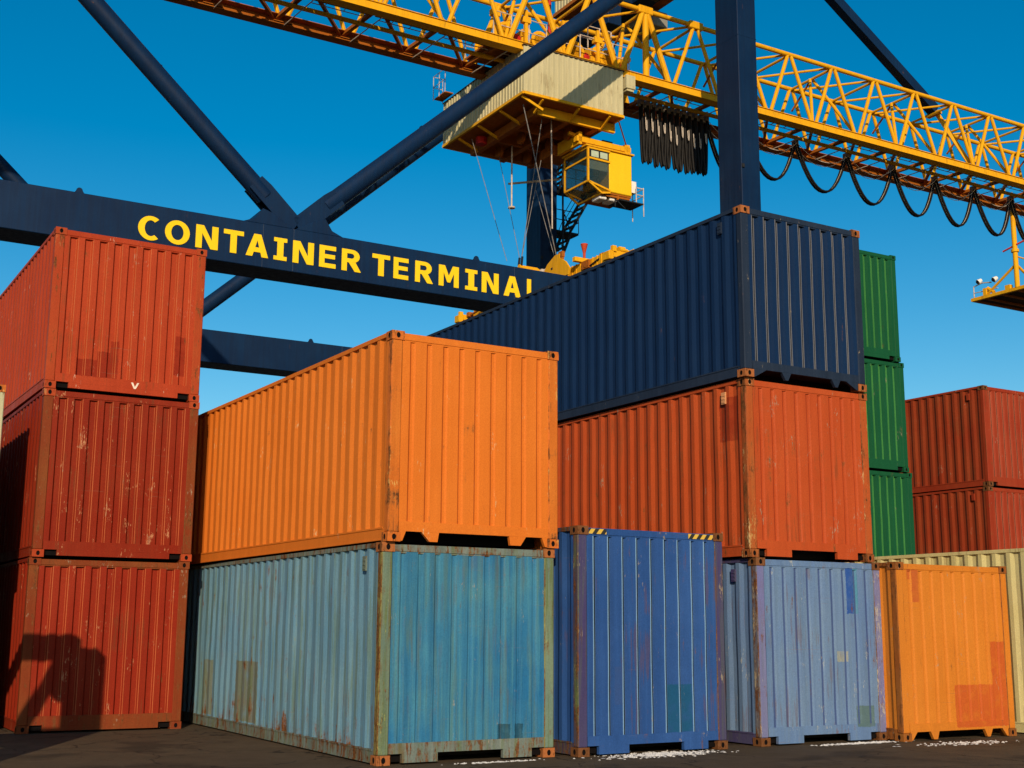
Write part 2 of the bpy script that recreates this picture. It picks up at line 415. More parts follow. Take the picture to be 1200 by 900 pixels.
RAILCACHE = {}
def two_face(me):
    for p_ in me.polygons:
        p_.material_index = 1 if abs(p_.normal.x) > 0.35 else 0
    return me
def container(name, label, u, v, z, yaw, L, h, body, frame=None, end=None, worn=None, style='deep', sill='flat', side='std', group=None,
              roofm=None, cast=None, seed=0, vent=True, post=None, siderail=None, full=True, vent_mat=None, header=None, rim='R', sillm=None, hang=((0.72, 0.90, 0.79, 0.84), (1.72, 1.90, 1.79, 1.84)), postf=None):
    H = h - 0.008
    root = empty('shipping_container' if name is None else name, W(u, v, z + 0.004), yaw, label, 'shipping container', group)
    frame = frame or body; end = end or body; post = post or frame; cast = cast or RUSTY; siderail = siderail or frame; worn = worn or end
    header = header or frame; sillm = sillm or frame; postf = postf or post
    a = 0.172; hc = 0.112
    for x in (0, CW - a):
        for y in (0, L - a):
            for zz in (0, H - hc):
                link('corner_casting', CAST, [cast, DARK], root, (x, y, zz))
    key = ('post', h)
    if key not in RAILCACHE:
        mb = MB(); mb.box(0.006, 0.150, 0.006, 0.120, hc, H - hc); me = two_face(mb.mesh('corner_post', bevel=0.012)); RAILCACHE[key] = me
        mb = MB(); mb.box(0.022, 0.166, 0.006, 0.120, hc, H - hc); RAILCACHE[('postr', h)] = two_face(mb.mesh('corner_post', bevel=0.012))
    link('corner_post', RAILCACHE[key], [postf, post], root, (0, 0, 0))
    link('corner_post', RAILCACHE[('postr', h)], [postf, post], root, (CW - a, 0, 0))
    key = ('postb', h)
    if key not in RAILCACHE:
        mb = MB(); mb.box(0.006, 0.150, 0.052, 0.166, hc, H - hc); RAILCACHE[key] = mb.mesh('corner_post', bevel=0.012)
        mb = MB(); mb.box(0.022, 0.166, 0.052, 0.166, hc, H - hc); RAILCACHE[('postrb', h)] = mb.mesh('corner_post', bevel=0.012)
    link('corner_post', RAILCACHE[key], post, root, (0, L - a, 0))
    link('corner_post', RAILCACHE[('postrb', h)], post, root, (CW - a, L - a, 0))
    # end walls
    fr = {'deep': (0.42, 0.12, 0.34, 0.12), 'narrow': (0.70, 0.075, 0.12, 0.105), 'shallow': (0.56, 0.10, 0.24, 0.10), 'groove': (0.66, 0.09, 0.16, 0.09)}[style]
    dep = {'narrow': 0.036, 'deep': 0.042, 'shallow': 0.022, 'groove': 0.018}[style]
    wz0 = 0.235; wz1 = H - 0.108
    prof = corr_profile(CW - 0.30, 0.238, fr, dep, 0.03, None if worn is end else rim)
    for k, (yy, sg) in enumerate(((0.016, 1), (L - 0.016, -1))):
        mb = MB()
        wall(mb, lambda s, d, zz: (0.15 + s, yy + sg * d, zz), prof, wz0, wz1, seed + k)
        mb.add([(0.15, yy + sg * 0.06, wz0 - 0.01), (CW - 0.15, yy + sg * 0.06, wz0 - 0.01), (CW - 0.15, yy + sg * 0.06, wz1 + .01), (0.15, yy + sg * 0.06, wz1 + .01)], [(0, 1, 2, 3)])
        link('end_wall', mb.mesh('end_wall'), [end, worn, CREASE_SHADE], root)  # second slot holds the painted highlights and groove shade, third the crease shade
        mb = MB(); mb.box(a - 0.01, CW - a + 0.01, yy - sg * 0.008 if sg > 0 else yy - 0.07, yy + 0.07 if sg > 0 else yy + 0.008, H - 0.108, H - 0.022)
        mb.box(0.15, CW - 0.15, min(yy + sg * 0.0, yy + sg * 0.08), max(yy, yy + sg * 0.08), H - 0.128, H - 0.1085)
        link('top_end_rail', mb.mesh('top_end_rail', bevel=0.004), header, root)
    # side walls
    sp_ = 0.278
    prof = corr_profile(L - 0.24, sp_, (0.26, 0.245, 0.25, 0.245), 0.030, 0.02)
    for k, (xx, sg) in enumerate(((0.012, 1), (CW - 0.012, -1))):
        mb = MB()
        wall(mb, lambda s, d, zz: (xx + sg * d, 0.12 + s, zz), prof, 0.165, H - 0.055, seed + 5 + k, nz=5)
        link('side_wall', mb.mesh('side_wall'), body, root)
        mb = MB(); x0, x1 = sorted((xx - sg * 0.006, xx + sg * 0.055)); mb.box(x0, x1, a - 0.01, L - a + 0.01, H - 0.062, H - 0.004)
        link('top_side_rail', mb.mesh('top_side_rail', bevel=0.004), siderail, root)
        mb = MB(); x0, x1 = sorted((xx + sg * 0.002, xx + sg * 0.012)); mb.box(x0, x1, a - 0.04, L - a + 0.04, 0.03, 0.172)
        x0, x1 = sorted((xx - sg * 0.006, xx + sg * 0.05)); mb.box(x0, x1, a - 0.01, L - a + 0.01, 0.155, 0.176); mb.box(x0, x1, a - 0.01, L - a + 0.01, 0.018, 0.034)
        link('bottom_side_rail', mb.mesh('bottom_side_rail'), siderail, root)
    # roof and floor
    mb = MB(); n = int(L / 0.21)
    vs = []
    for i in range(n + 1):
        y = 0.06 + (L - 0.12) * i / n; vs += [(0.05, y, H - 0.022 - 0.014 * (i % 2)), (CW - 0.05, y, H - 0.022 - 0.014 * (i % 2))]
    mb.add(vs, [(2 * i, 2 * i + 1, 2 * i + 3, 2 * i + 2) for i in range(n)])
    link('roof', mb.mesh('roof'), roofm or body, root)
    mb = MB(); mb.box(0.06, CW - 0.06, 0.09, L - 0.09, 0.150, 0.168)
    y = 0.5
    while y < L - 0.4:
        mb.box(0.06, CW - 0.06, y, y + 0.04, 0.03, 0.1495); y += 0.62
    link('underfloor', mb.mesh('underfloor'), UNDER, root)
    # bottom end rails in their three patterns
    for yy, sg in ((0.010, 1), (L - 0.010, -1)):
        def Y(d0, d1): return tuple(sorted((yy + sg * d0, yy + sg * d1)))
        mb = MB()
        if sill == 'flat':
            mb.box(a - 0.02, CW - a + 0.02, *Y(0, 0.06), 0.115, 0.245)
            mb.box(0.36, CW - 0.36, *Y(0.001, 0.05), 0.028, 0.1145)
            mb.box(a - 0.01, 0.36, *Y(0.05, 0.06), 0.03, 0.1145, 1); mb.box(CW - 0.36, CW - a + 0.01, *Y(0.05, 0.06), 0.03, 0.1145, 1)
        elif sill == 'gusset':
            mb.box(a - 0.02, CW - a + 0.02, *Y(0, 0.06), 0.126, 0.245)
            polys = [[(a - 0.01, 0.1255), (hang[0][4] if len(hang[0]) > 4 else 0.42, 0.1255), (a + 0.03, 0.01), (a - 0.01, 0.01)],
                     [(CW - (hang[0][4] if len(hang[0]) > 4 else 0.42), 0.1255), (CW - a + 0.01, 0.1255), (CW - a + 0.01, 0.01), (CW - a - 0.03, 0.01)]]
            for hq in hang: polys.append([(hq[0], 0.1255), (hq[1], 0.1255), (hq[3], 0.012), (hq[2], 0.012)])
            for poly in polys:
                y0, y1 = Y(0.002, 0.05)
                mb.prism(poly, 'y', y0, y1)
            mb.box(0.3, CW - 0.3, *Y(0.42, 0.46), 0.02, 0.149, 1)
        else:
            mb.box(a - 0.02, CW - a + 0.02, *Y(0, 0.06), 0.125, 0.245)
            for x0, x1 in ((0.33, 0.80), (CW - 0.74, CW - 0.33)):
                mb.box(x0, x1, *Y(0.001, 0.055), 0.02, 0.1245)
            mb.box(a - 0.01, 0.33, *Y(0.07, 0.09), 0.03, 0.1245, 1); mb.box(CW - 0.33, CW - a + 0.01, *Y(0.07, 0.09), 0.03, 0.1245, 1)
            mb.box(0.8, CW - 0.74, *Y(0.62, 0.66), 0.02, 0.149, 1)
        link('bottom_end_rail', mb.mesh('bottom_end_rail'), [sillm, DARK], root)
    if vent:
        mb = MB(); y0 = 0.44
        mb.box(-0.010, 0.03, y0, y0 + 0.10, H - 0.33, H - 0.15)
        for q in range(3): mb.box(-0.016, -0.009, y0 + 0.012, y0 + 0.088, H - 0.315 + q * 0.052, H - 0.29 + q * 0.052)
        link('vent_cover', mb.mesh('vent_cover', bevel=0.003), vent_mat or siderail, root)
    return root

S, HC = 2.591, 2.896
r = math.radians
# colours (surface albedo)
red_top = (0.35, 0.042, 0.013, 1); red_drk = (0.205, 0.017, 0.006, 1); red_low = (0.235, 0.019, 0.007, 1)  # first one is the brighter brick red of the top container
MA3 = paint('brick_red_paint', red_top, (0.42, 0.062, 0.020, 1), rust=0.12, streak=0.25, chips=0.35, chipcol=(0.5, 0.3, 0.2, 1), patches=(
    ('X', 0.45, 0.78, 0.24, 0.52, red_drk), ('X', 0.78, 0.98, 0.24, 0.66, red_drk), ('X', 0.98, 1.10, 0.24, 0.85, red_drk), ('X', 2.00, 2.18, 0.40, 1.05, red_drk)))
MA3P = paint('brick_red_post_paint', red_top, (0.40, 0.09, 0.025, 1), rust=0.3, chips=0.8, chipcol=(0.42, 0.20, 0.07, 1), speck=0.2)
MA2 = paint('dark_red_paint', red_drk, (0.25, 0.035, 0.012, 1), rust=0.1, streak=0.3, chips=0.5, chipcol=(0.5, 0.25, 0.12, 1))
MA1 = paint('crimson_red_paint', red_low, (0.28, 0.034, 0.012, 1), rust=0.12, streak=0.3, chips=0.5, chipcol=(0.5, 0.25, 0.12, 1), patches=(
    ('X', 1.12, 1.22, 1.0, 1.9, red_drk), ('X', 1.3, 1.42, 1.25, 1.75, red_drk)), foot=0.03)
WRED = paint('red_edge_highlight', (0.44, 0.105, 0.035, 1), (0.50, 0.17, 0.07, 1), rust=0.2, chips=0.6)  # painted highlight along the rib bends of the red ends
TANP = paint('muddy_red_post', (0.20, 0.032, 0.010, 1), (0.20, 0.075, 0.02, 1), rust=0.35, chips=0.5, speck=0.15)
ora = (0.60, 0.150, 0.017, 1)
MB2 = paint('orange_paint', ora, (0.66, 0.185, 0.026, 1), rust=0.06, streak=0.20, chips=0.25, chipcol=(0.6, 0.4, 0.2, 1))
MB2F = paint('orange_post_face', (0.55, 0.135, 0.018, 1), (0.60, 0.20, 0.03, 1), rust=0.4, chips=0.6, chipcol=(0.6, 0.36, 0.10, 1), speck=0.0)
MB2V = paint('orange_crease_shade', (0.49, 0.105, 0.012, 1), rust=0.1, runs=0.0, chips=0.1)  # groove shade painted as a darker orange
MB2P = paint('rusted_orange_post', (0.50, 0.125, 0.018, 1), rust=0.52, chips=0.95, chipcol=(0.55, 0.34, 0.10, 1), bump=0.5, speck=0.32)
lb = (0.018, 0.135, 0.30, 1)
MB1E = paint('turquoise_blue_end_paint', lb, (0.085, 0.265, 0.30, 1), rust=0.16, runs=0.5, streak=0.6, chips=0.3, moss=0.30, foot=0.02,
             patches=(('X', 1.62, 1.80, 0.24, 0.42, (0.012, 0.05, 0.08, 1)), ('X', 1.86, 1.98, 0.24, 0.42, (0.012, 0.05, 0.08, 1))))
MB1S = paint('faded_light_blue_side_paint', (0.105, 0.235, 0.34, 1), (0.17, 0.28, 0.31, 1), rust=0.24, streak=0.6, chips=0.4, chipcol=(0.2, 0.24, 0.16, 1), moss=0.5, foot=0.10,
             patches=(('Y', 4.25, 5.3, 0.2, 1.07, (0.12, 0.12, 0.08, 1)), ('Y', 6.4, 6.9, 0.2, 1.05, (0.14, 0.15, 0.11, 1))))
MB1F = paint('mossy_blue_frame', (0.13, 0.17, 0.15, 1), (0.20, 0.23, 0.20, 1), rust=0.55, streak=0.6, chips=0.5, moss=0.55, bump=0.5, speck=0.35)
MB1Q = paint('greenish_blue_post_face', (0.12, 0.19, 0.16, 1), (0.22, 0.25, 0.10, 1), rust=0.30, streak=0.6, chips=0.5, chipcol=(0.32, 0.32, 0.10, 1), moss=0.8, speck=0.12)
MB1P = paint('rust_eaten_post', (0.19, 0.17, 0.05, 1), (0.25, 0.23, 0.08, 1), chipcol=(0.36, 0.33, 0.10, 1), rust=0.5, streak=0.6, chips=0.6, moss=0.5, bump=0.6, speck=0.7)
rb = (0.020, 0.066, 0.215, 1)
MC = paint('royal_blue_paint', rb, (0.04, 0.11, 0.31, 1), rust=0.12, streak=0.3, chips=0.25, patches=(
    ('X', 0.58, 0.72, 0.62, 1.1, (0.03, 0.07, 0.2, 1)), ('X', 1.42, 1.85, 0.25, 0.86, (0.010, 0.075, 0.15, 1))), foot=0.02)
MCW = paint('royal_edge_highlight', (0.16, 0.29, 0.45, 1), rust=0.1, chips=0.1)  # bright bend edges of the royal blue ribs, highlight painted in
MCF = paint('violet_blue_frame', (0.055, 0.045, 0.13, 1), (0.07, 0.07, 0.12, 1), rust=0.25, chips=0.4, moss=0.25)
MCP = paint('violet_rusted_post', (0.062, 0.050, 0.082, 1), (0.10, 0.08, 0.07, 1), rust=0.45, chips=0.7, chipcol=(0.30, 0.26, 0.07, 1), moss=0.8, speck=0.5)
MD1 = paint('pale_cornflower_paint', (0.105, 0.185, 0.35, 1), (0.16, 0.24, 0.33, 1), rust=0.15, streak=0.35, chips=0.5, chipcol=(0.34, 0.36, 0.33, 1), moss=0.1, foot=0.02,
            patches=(('X', 1.73, 1.87, 1.82, 2.48, (0.01, 0.06, 0.28, 1)), ('X', 1.87, 1.96, 1.82, 2.48, (0.05, 0.20, 0.28, 1)), ('X', 1.5, 1.72, 1.13, 1.28, (0.26, 0.27, 0.22, 1)),
                     ('X', 1.85, 2.2, 0.2, 0.5, (0.075, 0.13, 0.12, 1))))
MD1F = paint('lilac_grey_frame', (0.15, 0.155, 0.33, 1), (0.20, 0.22, 0.30, 1), rust=0.3, chips=0.7, chipcol=(0.4, 0.38, 0.3, 1), moss=0.15, speck=0.1)
MD1V = paint('cornflower_valley_shade', (0.050, 0.085, 0.215, 1), (0.07, 0.11, 0.22, 1), rust=0.15, chips=0.2)  # darker blue puts the shade of the rib valleys into the colour
MD1P = paint('rust_speckled_post', (0.11, 0.12, 0.17, 1), (0.22, 0.18, 0.12, 1), rust=0.58, chips=1.0, chipcol=(0.42, 0.34, 0.2, 1), bump=0.6, speck=0.6)
MD2 = paint('vermilion_paint', (0.40, 0.062, 0.015, 1), (0.45, 0.085, 0.022, 1), rust=0.22, streak=0.25, chips=0.35, foot=0.0,
            patches=(('Y', 0.18, 0.62, 1.7, 2.35, (0.22, 0.025, 0.008, 1)),))
MD2F = paint('worn_vermilion_frame', (0.38, 0.075, 0.018, 1), (0.38, 0.14, 0.035, 1), rust=0.35, chips=0.8, chipcol=(0.45, 0.25, 0.08, 1), speck=0.15)
MD2V = paint('vermilion_crease_shade', (0.27, 0.030, 0.007, 1), rust=0.1, runs=0.0, chips=0.1)  # darker red strip paints the shade in the grooves
MD2P = paint('rusted_vermilion_post', (0.30, 0.062, 0.016, 1), (0.34, 0.14, 0.04, 1), rust=0.55, chips=1.0, bump=0.6, chipcol=(0.5, 0.36, 0.16, 1), speck=0.55)
MD3 = paint('navy_paint', (0.0055, 0.022, 0.068, 1), (0.009, 0.028, 0.075, 1), rust=0.0, streak=0.3, chips=0.0)
MD3W = paint('navy_edge_highlight', (0.115, 0.12, 0.135, 1), rust=0.05, chips=0.1)  # pale rims paint the edge highlights of the navy ribs
MD3F = paint('navy_frame_paint', (0.014, 0.025, 0.048, 1), rust=0.05, chips=0.15)
MG = paint('green_paint', (0.007, 0.074, 0.029, 1), (0.011, 0.092, 0.034, 1), rust=0.06, streak=0.25, chips=0.1)
MGW = paint('green_edge_highlight', (0.055, 0.23, 0.05, 1), rust=0.05, chips=0.1)  # lighter green rims, edge highlight put into the colour
MR = paint('oxide_red_paint', (0.27, 0.030, 0.010, 1), (0.32, 0.055, 0.02, 1), rust=0.2, streak=0.3, chips=0.3)
MRS = paint('oxide_red_side_paint', (0.24, 0.030, 0.010, 1), (0.27, 0.06, 0.018, 1), rust=0.15, streak=0.3, chips=0.2)
MRW = paint('oxide_edge_highlight', (0.38, 0.10, 0.05, 1), rust=0.2, chips=0.4)  # lighter strip paints a highlight on the oxide red rib edges
ME = paint('small_orange_paint', (0.52, 0.165, 0.019, 1), (0.58, 0.20, 0.028, 1), rust=0.14, runs=0.25, streak=0.2, chips=0.3, patches=(
    ('X', 1.14, 2.0, 0.16, 0.78, (0.42, 0.075, 0.018, 1)), ('X', 1.98, 2.30, 0.16, 1.42, (0.42, 0.075, 0.018, 1)), ('X', 0.34, 0.48, 2.0, 2.48, (0.40, 0.085, 0.022, 1)), ('X', 0.24, 0.32, 2.33, 2.48, (0.40, 0.085, 0.022, 1))))
MEV = paint('amber_crease_shade', (0.43, 0.120, 0.012, 1), rust=0.1, runs=0.0, chips=0.1)  # darker amber, groove shade put into the colour
MEP = paint('worn_orange_post', (0.27, 0.072, 0.014, 1), (0.28, 0.13, 0.03, 1), rust=0.5, chips=0.6, bump=0.5, speck=0.45)
MF = paint('cream_paint', (0.56, 0.50, 0.22, 1), (0.62, 0.56, 0.30, 1), rust=0.12, streak=0.3, chips=0.2)
MZ = paint('cream_green_paint', (0.42, 0.40, 0.24, 1), rust=0.4, chips=0.5)
MZG = paint('grey_green_paint', (0.20, 0.22, 0.14, 1), rust=0.4, chips=0.5)

g_red = 'brick red containers stacked three high at the left'
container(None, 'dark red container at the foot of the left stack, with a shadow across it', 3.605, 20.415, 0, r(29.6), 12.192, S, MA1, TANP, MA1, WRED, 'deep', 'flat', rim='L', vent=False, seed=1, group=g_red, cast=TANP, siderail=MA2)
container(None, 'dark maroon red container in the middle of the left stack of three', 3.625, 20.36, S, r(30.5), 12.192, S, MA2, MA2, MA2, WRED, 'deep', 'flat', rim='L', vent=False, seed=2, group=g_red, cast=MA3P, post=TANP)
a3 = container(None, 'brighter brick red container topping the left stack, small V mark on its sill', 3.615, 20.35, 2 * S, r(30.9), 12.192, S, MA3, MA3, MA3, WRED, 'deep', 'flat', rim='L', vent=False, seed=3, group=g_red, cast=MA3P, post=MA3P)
# v mark on the sill
WH = plain('white_marking', (0.7, 0.62, 0.5, 1), 0.6)
mb = MB(); mb.prism([(1.32, 0.10), (1.352, 0.10), (1.385, 0.03), (1.418, 0.10), (1.45, 0.10), (1.40, 0.0), (1.37, 0.0)], 'y', 0.006, 0.0095)
link('painted_mark', mb.mesh('painted_mark'), WH, a3, (0, 0, 0.11))

container(None, 'weathered turquoise blue container on the ground under the orange one', 6.46, 14.0, 0, r(30.3), 12.192, S, MB1S, MB1F, MB1E, None, 'groove', 'tunnel', seed=4, post=MB1P, cast=RUSTO, postf=MB1Q)
container(None, 'bright orange container stacked on the weathered turquoise blue one', 6.497, 13.93, S, r(31.1), 12.192, S, MB2, MB2, MB2, MB2V, 'groove', 'gusset', seed=5, rim=0.008, post=MB2P, siderail=MB2, cast=MB2P, postf=MB2F, vent=False, hang=((0.46, 0.70, 0.57, 0.68, 0.25), (1.70, 1.95, 1.72, 1.87)))
c_ = container(None, 'royal blue tall container with yellow and black stripes on its header', 9.13, 13.81, 0, r(31.4), 12.192, HC, MC, MCP, MC, MCW, 'narrow', 'tunnel', seed=6, postf=MCF, post=MCP, header=MC, vent=False, sillm=MC)
# hazard stripes on the header of the tall container
def stripes():
    t = NT('hazard_stripes'); tc = t.node('TexCoord'); s_ = t.node('SeparateXYZ'); t.L(tc.outputs['Object'], s_.inputs[0])
    q = t.math('FRACT', t.math('MULTIPLY', t.math('ADD', s_.outputs[0], t.math('MULTIPLY', s_.outputs[2], -0.8)), 7.5))
    t.L(t.mix(t.math('GREATER_THAN', q, 0.5), (0.02, 0.018, 0.012, 1), (0.62, 0.40, 0.05, 1)), t.b.inputs['Base Color'])
    t.b.inputs['Roughness'].default_value = 0.5
    return t.m
HZ = stripes()
for x0, x1 in ((0.18, 0.46), (1.83, 2.26)):
    mb = MB(); mb.box(x0, x1, 0.003, 0.0075, HC - 0.105, HC - 0.04)
    link('hazard_strip', mb.mesh('hazard_strip'), HZ, c_)

container(None, 'pale cornflower blue container at the foot of the stack under the navy one', 12.20, 13.90, 0, r(30.48), 12.192, S, MD1, MD1, MD1, MD1V, 'groove', 'tunnel', seed=7, rim=0.030, post=MD1P, siderail=MCF, postf=MD1F, sillm=MD1)
container(None, 'vermilion red container between the navy container and the pale blue one', 12.138, 13.95, S, r(30.43), 12.192, S, MD2, MD2, MD2, MD2V, 'groove', 'tunnel', seed=8, rim=0.010, post=MD2P, cast=MD2P, postf=MD2F, vent_mat=plain('ochre_vent', (0.6, 0.28, 0.12, 1)))
d3 = container(None, 'dark navy blue container on top of the vermilion one, highest in middle', 12.085, 13.883, 2 * S, r(30.68), 12.192, S, MD3, MD3F, MD3, MD3W, 'deep', 'gusset', seed=9, siderail=MD3F, post=MD3F, cast=RUSTO)
container(None, 'small amber orange container on the ground at the right with darker repaint patches', 14.60, 13.563, 0, r(30.1), 6.058, S, ME, ME, ME, MEV, 'groove', 'gusset', seed=10, rim=0.008, post=MEP, siderail=MEP, postf=ME, cast=MEP, vent=False, hang=((0.58, 0.76, 0.64, 0.72, 0.30), (1.74, 1.92, 1.80, 1.86)))
container(None, 'cream container showing its long ribbed side at the right edge', 17.45, 11.2, 0, r(30.5), 12.192, HC, MF, MF, MF, None, 'shallow', 'flat', seed=11, cast=MF, vent=False)
g_gr = 'green containers stacked four high behind'
container(None, 'lowest green container, hidden by the stacks in front', 20.60, 20.75, 0, r(30.5), 6.058, S, MG, MG, MG, MGW, 'deep', 'flat', seed=12, group=g_gr, cast=MG, vent=False)
container(None, 'green container third from the top, just above the cream container', 20.60, 20.75, S, r(30.5), 6.058, S, MG, MG, MG, MGW, 'deep', 'flat', seed=13, group=g_gr, cast=MG, vent=False)
container(None, 'green container second from the top, beside the vermilion container', 20.48, 20.72, 2 * S, r(30.54), 6.058, S, MG, MG, MG, MGW, 'deep', 'flat', seed=14, group=g_gr, cast=MG, vent=False)
container(None, 'topmost green container, its end showing right of the navy one', 20.34, 20.69, 3 * S, r(30.2), 6.058, S, MG, MG, MG, MGW, 'deep', 'flat', seed=15, group=g_gr, cast=MG, vent=False)
g_rr = 'oxide red containers stacked three high at the far right'
container(None, 'lowest oxide red container at the far right, behind the cream one', 26.66, 21.6, 0, r(30.7), 12.192, S, MRS, MR, MR, MRW, 'shallow', 'flat', seed=16, group=g_rr, cast=MR)
container(None, 'oxide red container just above the cream container at the right', 26.70, 21.6, S, r(30.6), 12.192, S, MRS, MR, MR, MRW, 'shallow', 'flat', seed=17, group=g_rr)
container(None, 'topmost oxide red container at the far right against the sky', 26.69, 21.566, 2 * S, r(30.82), 12.192, S, MRS, MR, MR, MRW, 'shallow', 'flat', seed=18, group=g_rr)
container(None, 'grey green lower container at the extreme left edge', 0.60, 20.5, 0, r(30.5), 12.192, S, MZG, MZG, MZG, None, 'shallow', 'flat', seed=19, vent=False)
container(None, 'cream green upper container whose corner shows at the extreme left edge', 0.642, 20.44, S, r(30.5), 12.192, S, MZ, MZ, MZ, None, 'shallow', 'flat', seed=20, cast=MB2P, vent=False)
#CRANE
# ------------------------------------------------------------------ the container crane
NAVY = paint('crane_navy_paint', (0.0032, 0.0165, 0.052, 1), (0.0065, 0.028, 0.075, 1), rust=0.0, streak=0.45, chips=0.0, rough=0.5, bump=0.06, spec=0.14)
YEL = paint('crane_yellow_paint', (0.76, 0.36, 0.008, 1), (0.80, 0.42, 0.014, 1), rust=0.10, streak=0.3, chips=0.05, bump=0.1)
SHADEBR = paint('shaded_orange_brown_steel', (0.34, 0.095, 0.010, 1), (0.42, 0.14, 0.016, 1), rust=0.3, streak=0.4, chips=0.1, bump=0.15)  # brown stand-in for yellow steel in shade, used on girder and trolley undersides
LETY = paint('lettering_yellow', (0.86, 0.56, 0.012, 1), (0.88, 0.60, 0.02, 1), rust=0.0, streak=0.08, chips=0.0, bump=0.05)
CREAM = paint('cream_sheet_metal', (0.50, 0.45, 0.25, 1), (0.56, 0.51, 0.32, 1), rust=0.13, streak=0.35, chips=0.0, bump=0.1)
REDM = plain('motor_red', (0.45, 0.02, 0.015, 1), 0.45)
PINK = plain('red_conduit', (0.55, 0.05, 0.04, 1), 0.5)
GREYP = plain('galvanised_rail', (0.50, 0.42, 0.34, 1), 0.5)
BLACKS = plain('black_steel', (0.018, 0.020, 0.022, 1), 0.6)
GRATE = plain('dark_grating', (0.045, 0.022, 0.012, 1), 0.8)
RUBBER = plain('black_rubber_cable', (0.010, 0.009, 0.008, 1), 0.5)
WIRE = plain('pale_wire', (0.55, 0.48, 0.40, 1), 0.6)
ROPE = plain('steel_rope', (0.20, 0.19, 0.18, 1), 0.5)
WHITE = plain('white_paint', (0.75, 0.73, 0.68, 1), 0.5, var=0.1)
t = NT('cab_glass'); t.b.inputs['Base Color'].default_value = (0.02, 0.05, 0.055, 1); t.b.inputs['Roughness'].default_value = 0.08
t.b.inputs['Specular IOR Level'].default_value = 0.8; t.b.inputs['Alpha'].default_value = 0.42
GLASS = t.m
SHADE = plain('pale_green_blind', (0.42, 0.50, 0.36, 1), 0.7, var=0.1)

CO = (31.4, 36.6, 0.0)
crane = empty('container_crane', W(CO[0], CO[1], 0), YAW, 'huge navy blue gantry crane with a yellow lattice girder and big yellow lettering', 'crane')
def part(name, mb, mat, parent=None, o=CO, bevel=0.0):
    return link(name, mb.mesh(name, o, bevel), mat, parent or crane)

